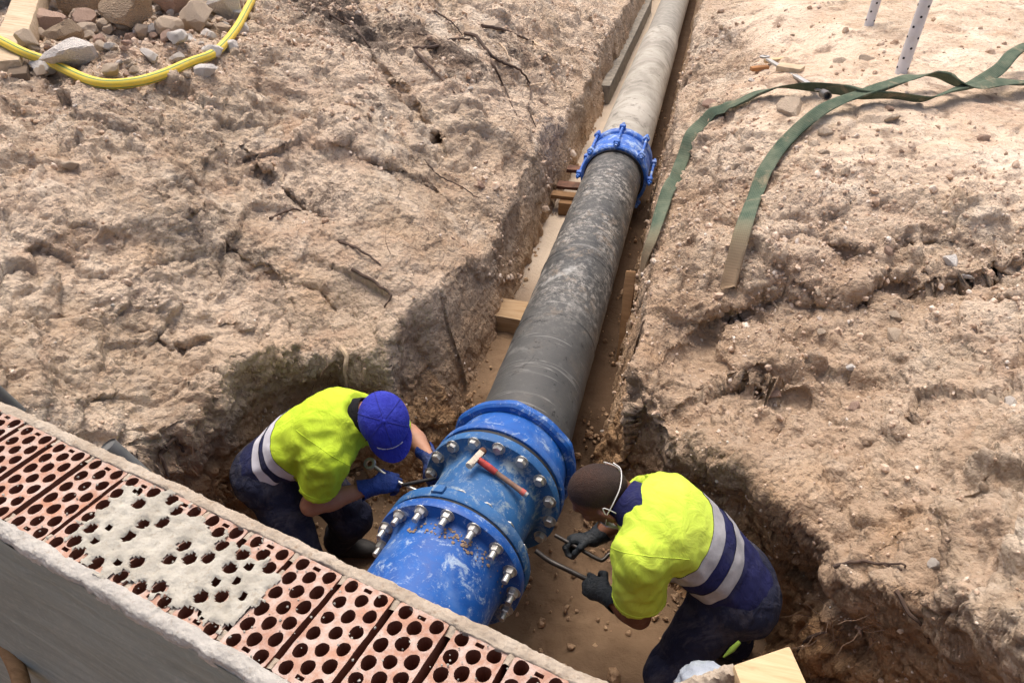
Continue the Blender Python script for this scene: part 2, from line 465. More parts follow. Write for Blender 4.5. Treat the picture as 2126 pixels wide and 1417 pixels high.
def split_long(xy, V, F, lim):
    E = np.concatenate([F[:, [0,1]], F[:, [1,2]], F[:, [2,0]]]); E.sort(axis=1)
    key = E[:, 0].astype(np.int64)*len(V) + E[:, 1]
    uq, inv = np.unique(key, return_inverse=True)
    a = (uq // len(V)).astype(int); b = (uq % len(V)).astype(int)
    mid = (V[a]+V[b])/2
    mark = np.linalg.norm(V[a]-V[b], axis=1) > lim(mid)
    idx = np.full(len(uq), -1); idx[mark] = len(V) + np.arange(mark.sum())
    nxy = np.concatenate([xy, (xy[a[mark]]+xy[b[mark]])/2])
    m = len(F); e = idx[inv].reshape(3, m).T
    mk = e >= 0; cnt = mk.sum(1); out = [F[cnt == 0]]
    f = F[cnt == 3]; q = e[cnt == 3]
    if len(f): out += [np.c_[f[:,0],q[:,0],q[:,2]], np.c_[q[:,0],f[:,1],q[:,1]], np.c_[q[:,2],q[:,1],f[:,2]], q]
    for r in range(3):          # one marked edge r ; two marked edges (r, r+1)
        s1 = (cnt == 1) & mk[:, r]; f = F[s1]; q = e[s1, r]
        i0, i1, i2 = r, (r+1) % 3, (r+2) % 3
        out += [np.c_[f[:,i0],q,f[:,i2]], np.c_[q,f[:,i1],f[:,i2]]]
        s2 = (cnt == 2) & mk[:, r] & mk[:, i1]; f = F[s2]; qa = e[s2, r]; qb = e[s2, i1]
        out += [np.c_[qa,f[:,i1],qb], np.c_[f[:,i0],qa,qb], np.c_[f[:,i0],qb,f[:,i2]]]
    return nxy, np.concatenate(out)
def view_dist(p):
    q = p - CAMP; z = q@FW
    u = np.abs(q@RT)/np.maximum(z, .05); v = np.abs(q@UP)/np.maximum(z, .05)
    inside = (z > .2) & (u < .80) & (v < .56)
    return z, inside
# patches of dark root-bound topsoil and ash in the banks (photo pixel, height, radius, strength)
HUMUS = [(700,20,1.1,.32,1.1),(760,70,1.0,.26,1.1),(850,40,1.05,.25,.9),(950,110,.85,.25,.85),(1060,110,.6,.3,.7),(600,285,.9,.13,.95),(545,330,.85,.10,.9),(760,215,.85,.10,.8),(520,470,.75,.22,.75),(660,390,.7,.16,.8),(330,480,.85,.14,.7),(350,640,.7,.18,.35),(880,330,.65,.14,.6),
         (1900,580,.6,.12,.7),(1560,690,.4,.12,.6),(1430,640,.4,.10,.6),(2050,480,.7,.14,.5)]
def make_ground():
    gx = np.concatenate([np.linspace(-22, -7.5, 8), np.arange(-6.5, 5.0, .07), np.linspace(5.6, 20, 8)])
    gy = np.concatenate([np.linspace(-14, -2.5, 6), np.arange(-1.6, 14.5, .07), np.linspace(15.2, 40, 9)])
    X, Y = np.meshgrid(gx, gy)
    xy = np.stack([X.ravel(), Y.ravel()], 1)
    nx, ny = len(gx), len(gy)
    i = np.arange(nx-1)[None] + np.arange(ny-1)[:, None]*nx; i = i.ravel()
    F = np.concatenate([np.c_[i, i+1, i+nx+1], np.c_[i, i+nx+1, i+nx]])
    def lim(p):
        z, ins = view_dist(p)
        return np.where(ins, np.maximum(.0135, .0057*z), np.where(z > .2, .12, 2.0) + 40*(np.abs(p[:, 0]) > 7))
    V, t, d, G = terrain(xy)
    for k in range(5):
        n0 = len(xy)
        xy, F = split_long(xy, V, F, lim)
        if len(xy) == n0: break
        V2, t2, d2, G2 = terrain(xy[n0:])
        V = np.concatenate([V, V2]); t = np.r_[t, t2]; d = np.r_[d, d2]; G = np.r_[G, G2]
    # normals
    fn = np.cross(V[F[:,1]]-V[F[:,0]], V[F[:,2]]-V[F[:,0]])
    vn = np.zeros_like(V)
    for c in range(3):
        for a in range(3): vn[:, a] += np.bincount(F[:, c], fn[:, a], len(V))
    vn /= np.maximum(np.linalg.norm(vn, axis=1, keepdims=True), 1e-9)
    inn = d <= 0
    steep = 1-vn[:, 2]
    flat = sstep(.65, .8, G)*sstep(3.6, 4.6, V[:,1])*sstep(.6, 1.0, V[:,0])     # trodden plateau on the right
    z, ins = view_dist(V)
    amp = np.where(inn, .12, 1.0)*(1-.60*flat)
    lowwall = sstep(.97, .6, t)*np.where(inn, 0, 1)*(V[:,1] > 3.0)
    amp *= 1-.60*lowwall
    lip = np.exp(-((d-.12)/.10)**2)*(V[:,1] > 2.9); amp *= 1-.45*lip
    smooth_clay = np.maximum(np.exp(-((V-P(850,620,.35))**2).sum(1)/(2*.42**2)), np.exp(-((V-P(900,400,.55))**2).sum(1)/(2*.35**2)))
    amp *= 1-.50*smooth_clay
    p = V.copy()
    wp = p + .05*np.stack([fbm(p*6+1, 2), fbm(p*6+40, 2), fbm(p*6+80, 2)], 1)
    big = .062*fbm(p*2.4+7, 3)
    hb, eb = shards((p + .10*np.stack([perlin(p*4), perlin(p*4+30), perlin(p*4+60)], 1))*np.array([2.3,2.3,3.6])+5)
    big = big + .050*hb - .018*sstep(.06, 0, eb)
    lay = .011*ridged(wp*np.array([3.2,3.2,9.0])+2, 3)
    sp_ = wp + .03*np.stack([perlin(p*19), perlin(p*19+30), perlin(p*19+60)], 1)
    sel = ins & (z < 11)
    def on_sel(fn, q, k=1):
        o = [np.zeros(len(q)) for _ in range(k)]; r = fn(q[sel]); r = r if k > 1 else [r]
        for a_, b_ in zip(o, r): a_[sel] = b_
        return o if k > 1 else o[0]
    h1, e1_ = on_sel(shards, sp_*np.array([6.5,6.5,9]), 2); h2, e2_ = on_sel(shards, sp_*np.array([15,15,21])+7, 2); h3, e3_ = on_sel(shards, sp_*33+3, 2)
    patch = sstep(-.18, .25, fbm(p*1.3+120, 3))
    lay = lay + (.010+.024*patch)*h1 - .012*patch*sstep(.12, .0, e1_) + .015*h2*sstep(-.4, .3, fbm(p*2.4+11, 2)) - .006*sstep(.14, .0, e2_) + .0085*h3
    cl = on_sel(worley, wp*11.0); cl2 = on_sel(worley, wp*27.0+3)
    clod = .014*(.55-cl)*sstep(-.25, .35, fbm(p*3.1+60, 3))
    clod2 = .008*(.5-cl2)
    fine = .008*fbm(wp*24+5, 3)
    cut = -.045*sstep(.42, .62, ridged(wp*3.4+90, 2)/1.5)*sstep(0, .3, perlin(p*1.4+20))
    h = big + lay + clod + clod2 + fine + cut
    V = V + vn*(h*amp)[:, None]
    V[:, 2] -= .05*sstep(.0, .06, -d)*inn
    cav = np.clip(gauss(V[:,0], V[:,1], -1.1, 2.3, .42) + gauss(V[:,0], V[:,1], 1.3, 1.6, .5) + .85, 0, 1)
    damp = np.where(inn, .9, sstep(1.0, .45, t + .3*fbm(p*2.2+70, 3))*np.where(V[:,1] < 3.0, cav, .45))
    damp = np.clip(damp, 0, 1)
    # far trench bottom is dry mud
    me = mesh_np('ground', V, F, True)
    hum = np.zeros(len(V))
    for u, v, z_, r_, a_ in HUMUS:
        c_ = P(u, v, z_); hum = np.maximum(hum, a_*np.exp(-((V-c_)**2).sum(1)/(2*r_*r_)))
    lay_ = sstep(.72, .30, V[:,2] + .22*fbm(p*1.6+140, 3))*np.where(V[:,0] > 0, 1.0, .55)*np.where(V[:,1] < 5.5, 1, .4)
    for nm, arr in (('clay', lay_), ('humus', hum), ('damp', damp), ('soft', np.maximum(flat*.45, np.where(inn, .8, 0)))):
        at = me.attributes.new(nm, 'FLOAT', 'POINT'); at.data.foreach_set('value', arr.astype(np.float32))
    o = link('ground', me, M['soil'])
    tag(o, 'dry pale brown earth banks sloping to the pipe trench', kind='structure')
    return o, V, F
ground, GV, GF = make_ground()
print('ground tris', len(GF))
bpy.context.view_layer.update()
BVH = BVHTree.FromObject(ground, bpy.context.evaluated_depsgraph_get())
def hit(u, v, lift=0.0):
    d = ray(u, v)
    loc, nor, i, dist = BVH.ray_cast(Vector(CAMP), Vector(d).normalized())
    if loc is None: return P(u, v, 1.0), np.array([0, 0, 1.0])
    return np.array(loc) + np.array(nor)*lift, np.array(nor)

# smooth sandy bottom of the pit and trench
def make_floor():
    gx = np.concatenate([np.arange(-3.5, -1.4, .2), np.arange(-1.4, 1.7, .022)]); gy = np.concatenate([np.arange(-1.5, .6, .2), np.arange(.6, 4, .022), np.arange(4, 15.6, .08)])
    X, Y = np.meshgrid(gx, gy); x, y = X.ravel(), Y.ravel()
    p = np.stack([x, y, 0*x], 1)
    z = floor_z(x, y) + .02 + .02*fbm(p*1.8, 3) + .016*fbm(p*8, 4)
    r = np.random.default_rng(8)
    for k in range(46):        # trodden boot marks
        cx, cy, a = r.uniform(-.95, 1.1), r.uniform(1.35, 2.5), r.uniform(0, 3.14)
        dx, dy = x-cx, y-cy; e = ((dx*math.cos(a)+dy*math.sin(a))/.12)**2 + ((dy*math.cos(a)-dx*math.sin(a))/.045)**2
        z += -.014*np.exp(-e**2) + .008*np.exp(-((e-1.6)/.5)**2)
    keep = sdf(x, y) < .4
    nx = len(gx); i = (np.arange(nx-1)[None] + np.arange(len(gy)-1)[:, None]*nx).ravel()
    F = np.c_[i, i+1, i+nx+1, i+nx]
    F = F[keep[F].all(1)]
    used = np.unique(F); rm = np.full(len(x), -1); rm[used] = np.arange(len(used))
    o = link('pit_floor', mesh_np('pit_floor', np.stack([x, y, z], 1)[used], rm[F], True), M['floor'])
    tag(o, 'flat damp sand on the bottom of the pit and trench', kind='structure')
make_floor()

# sky is the world; a few stones, gravel
def rock_mesh(name, seed, sub=2, rough=.35):
    bm = bmesh.new(); bmesh.ops.create_icosphere(bm, subdivisions=sub, radius=1)
    r = np.random.default_rng(seed)
    # chop with random planes for a broken look
    for k in range(15):
        n = Vector(nrm(r.normal(size=3))); dd = r.uniform(.52, .86)
        for v in bm.verts:
            e = v.co.dot(n) - dd
            if e > 0: v.co -= n*e*.985
    V = np.array([v.co for v in bm.verts])
    nn = 1 + rough*.28*fbm(V*2.6 + seed*3.1, 4)
    for v, s in zip(bm.verts, nn): v.co *= s
    me = bpy.data.meshes.new(name); bm.to_mesh(me); bm.free()
    me.polygons.foreach_set('use_smooth', np.full(len(me.polygons), True))
    try: me.set_sharp_from_angle(angle=R(17))
    except Exception: pass
    return me
ROCKS = {}
for key in ('stone', 'white_stone', 'brown_stone', 'pink_stone'):
    ROCKS[key] = []
    for q in range(5):
        me = rock_mesh('stone', 31*q + len(key), 3)
        me.materials.append(M[key]); ROCKS[key].append(me)
def rock(u, v, wpx, key='stone', flat=.65, parent=None, name='stone', sink=.35, asp=1.2, rz=None):
    p, n = hit(u, v)
    z = (p-CAMP)@FW
    s = wpx/2*z/FPX
    o = bpy.data.objects.new(name, random.choice(ROCKS[key])); COL.objects.link(o)
    o.scale = (s*asp**.5*1.1, s/asp**.5*1.1, s*flat*1.1)
    o.rotation_euler = (random.uniform(-.4, .4), random.uniform(-.4, .4), random.uniform(0, 6.28) if rz is None else rz)
    o.location = tuple(p + np.array([0, 0, 1])*s*flat*(1-2*sink)*.9 + n*s*.1)
    if parent is not None: o.parent = parent
    return o
# ------------------------------------------------------------------ loose stones, gravel, roots
def scatter_ground():
    # grit and crumbs: one joined mesh
    a, b, c = GV[GF[:,0]], GV[GF[:,1]], GV[GF[:,2]]
    cr = np.cross(b-a, c-a); ar = np.linalg.norm(cr, axis=1)/2; n = cr/np.maximum(2*ar[:, None], 1e-12)
    cen = (a+b+c)/3
    z, ins = view_dist(cen)
    dens = .10 + 1.8*sstep(.06, .38, fbm(cen*1.5+33, 3))
    left_heap = sstep(.95, 1.1, cen[:,2])*(cen[:,0] < -1.2)
    dens += 2.5*left_heap + 4.0*gauss(cen[:,0], cen[:,1], .95, 3.9, .55) + 2.0*gauss(cen[:,0], cen[:,1], 2.0, 3.6, .6) + 1.2*gauss(cen[:,0], cen[:,1], 1.6, 2.7, .6)
    dens *= np.where(n[:,2] < .35, .30, 1)*np.where(cen[:,2] < -.28, .15, 1)
    dens *= np.where((cen[:,0] > 1.0) & (cen[:,1] > 4.4), .45, 1)
    w = ar*dens*ins*(z < 9); w /= w.sum()
    N = 34000
    r = np.random.default_rng(4)
    pick = r.choice(len(w), N, p=w)
    u = r.random((N, 2)); fl = u.sum(1) > 1; u[fl] = 1-u[fl]
    p = a[pick] + u[:, :1]*(b-a)[pick] + u[:, 1:]*(c-a)[pick]; nn = n[pick]
    size = np.clip(.0040*np.exp(r.normal(0, .62, N)), .002, .020)*np.clip(z[pick]/3.2, .8, 2.0)
    bm = bmesh.new(); bmesh.ops.create_icosphere(bm, subdivisions=1, radius=1)
    bv = np.array([v.co for v in bm.verts]); bf = np.array([[v.index for v in f.verts] for f in bm.faces]); bm.free()
    # 12-vertex icosahedron keeps them cheap
    bm = bmesh.new(); bmesh.ops.create_icosphere(bm, subdivisions=1, radius=1)
    bm.free()
    ico = bv[:12]
    g = (1+5**.5)/2
    ico = np.array([(-1,g,0),(1,g,0),(-1,-g,0),(1,-g,0),(0,-1,g),(0,1,g),(0,-1,-g),(0,1,-g),(g,0,-1),(g,0,1),(-g,0,-1),(-g,0,1)])/math.sqrt(1+g*g)
    icf = np.array([(0,11,5),(0,5,1),(0,1,7),(0,7,10),(0,10,11),(1,5,9),(5,11,4),(11,10,2),(10,7,6),(7,1,8),(3,9,4),(3,4,2),(3,2,6),(3,6,8),(3,8,9),(4,9,5),(2,4,11),(6,2,10),(8,6,7),(9,8,1)])
    q = r.normal(size=(N, 4)); q /= np.linalg.norm(q, axis=1, keepdims=True)
    w_, x_, y_, z_ = q.T
    Rm = np.stack([1-2*(y_*y_+z_*z_), 2*(x_*y_-z_*w_), 2*(x_*z_+y_*w_), 2*(x_*y_+z_*w_), 1-2*(x_*x_+z_*z_), 2*(y_*z_-x_*w_), 2*(x_*z_-y_*w_), 2*(y_*z_+x_*w_), 1-2*(x_*x_+y_*y_)], 1).reshape(N, 3, 3)
    sc = r.uniform(.55, 1.3, (N, 1, 3))*size[:, None, None]
    V = (ico[None]*r.uniform(.75, 1.2, (N, 12, 1)))*sc
    V = np.einsum('nij,nkj->nki', Rm, V) + (p + nn*size[:, None]*.25)[:, None]
    F = (icf[None] + 12*np.arange(N)[:, None, None]).reshape(-1, 3)
    o = link('gravel', mesh_np('gravel', V.reshape(-1, 3), F, False), M['pebble'])
    tag(o, 'fine pale grit and crumbs scattered over the earth banks', kind='stuff')
    # lumps fallen to the foot of the cut faces and on the pit floor
    n2 = 2600
    fx = r.uniform(-1.35, 1.5, n2*6); fy = np.concatenate([r.uniform(1.0, 3.2, n2*4), r.uniform(3.0, 8.5, n2*2)])
    ds = sdf(fx, fy); okp = (ds < .10) & (r.random(len(ds)) < .09 + .9*np.exp(-np.abs(ds+.0)/.055)) & ~((fx < -.1) & (fy > 3.6) & (ds < -.03))
    fx, fy = fx[okp][:n2], fy[okp][:n2]; m = len(fx)
    fz = floor_z(fx, fy) + .024 + np.maximum(sdf(fx, fy), 0)*1.2
    sz = np.clip(.008*np.exp(r.normal(0, .6, m)), .003, .035)
    V2 = (ico[None]*r.uniform(.72, 1.2, (m, 12, 1)))*(r.uniform(.6, 1.25, (m, 1, 3))*sz[:, None, None])
    V2 = np.einsum('nij,nkj->nki', Rm[:m], V2) + np.stack([fx, fy, fz + sz*.3], 1)[:, None]
    F2 = (icf[None] + 12*np.arange(m)[:, None, None]).reshape(-1, 3)
    me2 = mesh_np('fallen_soil', V2.reshape(-1, 3), F2, False)
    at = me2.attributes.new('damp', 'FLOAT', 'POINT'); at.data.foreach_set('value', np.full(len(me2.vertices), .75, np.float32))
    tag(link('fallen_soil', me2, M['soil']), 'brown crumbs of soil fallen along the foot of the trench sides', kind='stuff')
    # bigger embedded stones: parts of the ground
    w2 = w*np.where(n[:,2] < .3, .3, 1); w2 /= w2.sum()
    pick = r.choice(len(w2), 250, p=w2)
    for k in pick:
        zz = (cen[k]-CAMP)@FW
        s = min(.045, .0135*math.exp(r.normal(0, .45)))*min(1.5, zz/3.2)
        key = r.choice(['stone', 'white_stone', 'brown_stone', 'pink_stone'], p=[.58, .14, .10, .18])
        o = bpy.data.objects.new('stone', ROCKS[key][r.integers(5)]); COL.objects.link(o)
        o.parent = ground
        o.scale = (s*r.uniform(.9, 1.4), s*r.uniform(.7, 1.1), s*r.uniform(.5, .8))
        o.rotation_euler = tuple(r.uniform(-.6, .6, 2)) + (r.uniform(0, 6.28),)
        o.location = tuple(cen[k] + n[k]*s*.18)
scatter_ground()

# named stones of the rubble heap at the upper left: (u, v, width px, kind, flatness, aspect, rot, label)
HEAP = [
 (158,135,86,'white_stone',.55,1.5,.2,'big white flat-topped rock lying just behind the yellow hose'),
 (472,38,66,'white_stone',.85,1.1,.5,'bright white rounded rock inside the right end of the yellow hose bend'),
 (115,12,50,'white_stone',.8,1.1,.1,'white rock at the top edge beside the timber post'),
 (95,150,52,'white_stone',.6,1.3,-.2,'white rock half hidden behind the yellow hose next to the timber post'),
 (180,18,120,'brown_stone',.9,1.2,.1,'largest brown boulder at the top of the rubble heap'),
 (270,55,118,'brown_stone',.65,1.7,-.5,'long dark brown layered rock in the middle of the rubble heap'),
 (380,25,96,'pink_stone',.7,1.3,.3,'big pinkish rock at the top of the rubble heap right of the brown boulder'),
 (410,55,62,'stone',.7,1.3,.7,'pale tan rock just left of the bright white rounded rock'),
 (355,75,50,'stone',.8,1.0,.2,'squarish pale rock below the big pinkish rock'),
 (235,157,40,'stone',.6,1.4,.0,'smooth flat oval stone lying between the white flat-topped rock and the hose'),
 (370,88,36,'white_stone',.7,1.2,.3,'small whitish rock at the lower right end of the rubble heap'),
 (108,68,74,'pink_stone',.55,1.8,.1,'long reddish flat slab beside the timber post'),
 (140,88,62,'brown_stone',.7,1.4,.3,'grey brown lumpy rock above the white flat-topped rock'),
 (185,62,48,'pink_stone',.8,1.3,.9,'reddish tilted rock under the largest brown boulder'),
 (430,160,46,'white_stone',.6,1.3,-.4,'small white rock on the bank just outside the hose bend'),
 (480,108,32,'white_stone',.9,1.0,0,'small round white stone touching the hose on its outer side'),
 (60,100,46,'stone',.7,1.2,0,'tan rock wedged against the foot of the timber post'),
]
for u, v, wd, key, fl, asp, rz, lab in HEAP:
    o = rock(u, v, wd*1.08, key, min(1, fl*1.15), asp=asp, rz=rz+YAW, sink=.12)
    o.name = 'rock'; tag(o, lab, 'rock')
for k in range(150):
    t = random.random()
    u = random.uniform(55, 500); v = random.uniform(0, 118 - .05*u) if random.random() < .85 else random.uniform(100, 165)
    o = rock(u, v, random.choice([12,14,16,18,20,22,26,32,40]), random.choice(['stone','stone','pink_stone','white_stone','stone','white_stone']), random.uniform(.6, .9), asp=random.uniform(1, 1.6), sink=.2)
    o.name = 'rubble_stone'; tag(o, 'small broken stone in the rubble heap behind the yellow hose', 'stone', 'rubble stones behind the yellow hose')
CLODS = [(1640,228,84,'stone',.6,1.4,'large flat crumbly clod of earth under the left leg of the green strap'),
 (1712,275,38,'stone',.8,1.0,'rounded stone leaning against the lower edge of the green strap'),
 (1845,225,26,'pink_stone',.8,1.2,'pinkish stone tucked right below the twisted part of the strap'),
 (1852,243,28,'stone',.6,1.3,'flat pale stone just below the pinkish one beside the strap'),
 (2040,288,32,'pink_stone',.9,1.1,'lone round reddish stone on the flat ground right of the strap'),
 (1795,125,46,'stone',.6,1.4,'low pale lump of earth left of the nearer white pole'),
 (1745,128,34,'stone',.6,1.3,'smaller low lump of earth left of the pale lump near the white pole'),
 (1690,300,30,'stone',.7,1.1,'tan stone just under the middle of the green strap'),
 (1710,318,26,'stone',.8,1.1,'lower stone of the cluster beneath the green strap'),
 (1755,355,22,'stone',.9,1.0,'small pale stone below the strap on the crumbling edge'),
 (1475,215,36,'pink_stone',.7,1.2,'reddish clod between the trench edge and the left strap leg'),
 (1550,310,36,'stone',.7,1.2,'tan clod lying between the two legs of the green strap'),
 (1530,345,26,'stone',.8,1.1,'smaller clod in front of the tan clod between the strap legs'),
 (1975,538,44,'white_stone',.7,1.4,'bright white stone stuck in the upper right bank'),
 (2004,570,32,'white_stone',.5,1.8,'thin white stone just below the bright white one in the right bank'),
 (1858,655,32,'stone',.7,1.3,'pale stone in the middle of the right bank above the grey flat stone'),
 (1865,695,46,'stone',.6,1.5,'grey flat stone in the middle of the right bank'),
 (1768,760,28,'white_stone',.7,1.3,'small whitish stone low in the right bank'),
 (1608,815,32,'pink_stone',.7,1.4,'pink stone sticking out of the right bank above the trench corner'),
 (1775,845,28,'pink_stone',.8,1.1,'pink grey stone in the lower right bank'),
 (2100,835,36,'white_stone',.9,1.0,'round white stone at the right edge of the picture'),
 (2070,832,34,'stone',.7,1.2,'tan stone next to the round white stone at the right edge'),
 (1945,1170,34,'white_stone',.8,1.2,'cream stone on the sunlit bank above the dark hole'),
 (1250,895,26,'white_stone',.6,1.3,'pale stone on the trench floor right of the blue collar'),
 (1018,62,60,'stone',.6,1.2,'light yellowish block of stone high on the left bank'),
 (955,225,52,'stone',.5,1.9,'pale slab jutting from the left bank below the roots')]
for u, v, wd, key, fl, asp, lab in CLODS:
    o = rock(u, v, wd*.95, key, fl, asp=asp, sink=.62); o.name = 'stone'; tag(o, lab, 'stone')

# roots hanging out of the banks
ROOTS = [  # pixel path, radius, pale?
 ([(1000,57),(1040,66),(1075,80),(1110,88)], .011, 0), ([(1105,85),(1135,115),(1155,130),(1175,137)], .007, 1),
 ([(860,100),(905,98),(940,85),(975,82)], .010, 0), ([(965,70),(990,85),(1010,112),(1040,132),(1075,150),(1098,172)], .011, 0),
 ([(1010,112),(1025,145),(1045,180),(1060,215),(1072,240)], .007, 0), ([(1055,183),(1100,184),(1140,170)], .006, 1),
 ([(860,105),(890,140),(915,165),(945,195)], .009, 0), ([(700,20),(720,50),(745,75),(770,100)], .010, 0),
 ([(1095,170),(1105,200),(1098,230),(1112,265)], .006, 0), ([(735,560),(790,595),(812,620),(800,640)], .006, 0),
 ([(700,500),(745,520),(790,550)], .006, 0),
 ([(705,720),(715,745),(722,775),(722,800)], .009, 1), ([(762,762),(756,785),(750,805)], .005, 1),
 ([(650,770),(657,790),(668,808)], .004, 1), ([(345,925),(335,940),(337,965),(348,985)], .008, 0),
 ([(345,925),(360,915),(375,920),(385,935)], .006, 0),
 ([(1735,1172),(1790,1168),(1830,1175),(1875,1185)], .0045, 0), ([(1830,1175),(1865,1178),(1880,1180)], .003, 0),
 ([(1860,1225),(1885,1270),(1905,1300),(1925,1330)], .005, 0), ([(1660,1345),(1680,1320),(1720,1310)], .006, 0),
 ([(1590,615),(1605,630),(1618,645)], .005, 1), ([(1600,635),(1630,645),(1655,650)], .003, 1),
 ([(650,5),(690,40),(740,60)], .008, 0), ([(800,20),(830,60),(870,75),(900,70)], .006, 0),
 ([(900,20),(935,50),(960,75)], .006, 0), ([(1330,150),(1360,145),(1395,135)], .004, 0),
 ([(1300,230),(1340,215),(1385,200)], .004, 0), ([(1040,90),(1050,110),(1058,135)], .004, 1),
 ([(880,330),(915,370),(960,395),(990,410)], .004, 0), ([(560,455),(610,440),(640,445)], .005, 0)]
for pts, r_, pale in ROOTS:
    q = []
    for i, (u, v) in enumerate(pts):
        p, n = hit(u, v); q.append(p + n*r_*(1.8 if 0 < i < len(pts)-1 else .3) + np.array([0,0,.012])*(0 < i < len(pts)-1) + rng.normal(0, .005, 3))
    r_ *= 1.6
    q = spline(q, 6)
    q = [p + .009*np.array([perlin(np.array([p*30+k*9.]))[0] for k in range(3)]) for p in q]
    rad = [r_*(1-.55*i/len(q)) for i in range(len(q))]
    MB().tube(q, rad, 7).build('root', M['pale_root' if pale else 'root'], ground)
def fibres():
    b = MB()
    zones = [((640,0),(1000,190),190), ((1020,60),(1260,260),150), ((980,330),(1080,600),60), ((1385,60),(1425,420),170), ((620,690),(760,800),70), ((330,900),(400,1010),30), ((1690,1270),(1840,1330),60), ((1480,540),(1560,620),40), ((700,400),(960,640),80)]
    for (u0, v0), (u1, v1), n in zones:
        for k in range(n):
            u, v = random.uniform(u0, u1), random.uniform(v0, v1)
            p, nn = hit(u, v)
            L = random.uniform(.04, .16); d = nrm(rng.normal(0, 1, 3)*[1,1,.5] + [0,0,-.7] + nn*.5)
            pts = [p - nn*.005]
            for j in range(4):
                d = nrm(d + rng.normal(0, .45, 3) + np.array([0,0,-.12])); pts.append(pts[-1] + d*L/4)
            r_ = random.uniform(.0008, .0022)
            b.tube(pts, [r_, r_, r_*.8, r_*.6, r_*.4], 3, cap=False)
    tag(b.build('root_fibres', plain('root_fibre', (.20,.13,.085), .9, var=.6)), 'fine brown root hairs hanging out of the cut earth', kind='stuff')
fibres()

# ------------------------------------------------------------------ hollow brick wall across the foreground
WZ = 1.12
WO = P(0, 840, WZ); WE1 = nrm(P(1230, 1417, WZ)-WO); WE2 = np.array([WE1[1], -WE1[0], 0.])
def W(s, v, z=0.0): return WO + WE1*s + WE2*v + np.array([0, 0, WZ+z-WO[2]])
def _brick():
    k = NT('hollow_brick_clay')
    c = k.ramp(k.noise(9, 5, .6), [(.3, (.32,.165,.115)), (.6, (.41,.255,.19)), (.8, (.47,.345,.285))])
    c = k.mix(k.ramp(k.noise(5, 4, .6, vec=k.mapping((1,1,1), (.7,.2,0))), [(.5, 0), (.68, .8)]), c, (.48,.24,.15))
    rnd = k.n('ShaderNodeObjectInfo').outputs['Random']
    c = k.mix(k.math('MULTIPLY', rnd, .40), c, (.36,.18,.115))
    dust = k.ramp(k.noise(23, 8, .75), [(.42, 0), (.62, .78)])
    c = k.mix(k.ramp(k.noise(75, 5, .75), [(.58, 0), (.70, .8)]), c, (.22,.13,.09))
    c = k.mix(dust, c, (.52,.445,.40))
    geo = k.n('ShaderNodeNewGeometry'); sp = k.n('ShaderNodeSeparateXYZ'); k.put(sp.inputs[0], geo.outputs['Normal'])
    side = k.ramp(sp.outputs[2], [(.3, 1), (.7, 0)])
    c = k.mix(side, c, k.mix(k.noise(40, 4), (.15,.055,.033), (.24,.095,.055)))     # dustless fired clay, its tone lowered to paint the shade inside the holes
    return k.done(c, .93, k.bump(k.math('ADD', k.noise(120, 5, .7), k.noise(35, 4)), .35, .006), spec=.2)
M['brick'] = _brick()
def _mortar(name, a=(.33,.31,.26), b=(.47,.45,.39), t=(.29,.25,.19)):
    k = NT(name)
    c = k.mix(k.ramp(k.noise(14, 6, .65), [(.3, 0), (.7, 1)]), a, b)
    c = k.mix(k.ramp(k.noise(55, 5, .7), [(.55, 0), (.7, .7)]), c, t)
    return k.done(c, .95, k.bump(k.math('ADD', k.noise(60, 7, .75), k.math('MULTIPLY', k.voro(110), .6)), .6, .006), spec=.15)
M['mortar'] = _mortar('dried_mortar')
M['edge_mortar'] = _mortar('dusty_edge_mortar', (.31,.255,.195), (.46,.40,.325), (.23,.165,.11))
M['pale_edge'] = _mortar('white_edge_mortar', (.33,.315,.285), (.49,.47,.43), (.27,.24,.195))
def _render():
    k = NT('smooth_cement_render')
    st = k.noise(3.2, 6, .6, vec=k.mapping((.8, .8, 5.5), (0, R(14), 0)), dist=1.2)
    c = k.ramp(st, [(.28, (.195,.222,.20)), (.5, (.245,.275,.25)), (.75, (.32,.35,.325))])
    c = k.mix(k.ramp(k.noise(60, 5, .7), [(.5, 0), (.75, .35)]), c, (.42,.41,.38))
    return k.done(c, .75, k.bump(k.math('ADD', st, k.math('MULTIPLY', k.noise(90, 5, .7), .3)), .35, .012), spec=.3)
M['render'] = _render()
wall = thing('brick_wall', 'hollow clay brick wall with open holes on top and a smooth grey cement face', 'wall', W(.7, .13, -1.7))
BW, BL, PITCHB = .110, .228, .1253
S0 = .0135; V_IN = .016
HOLES = []
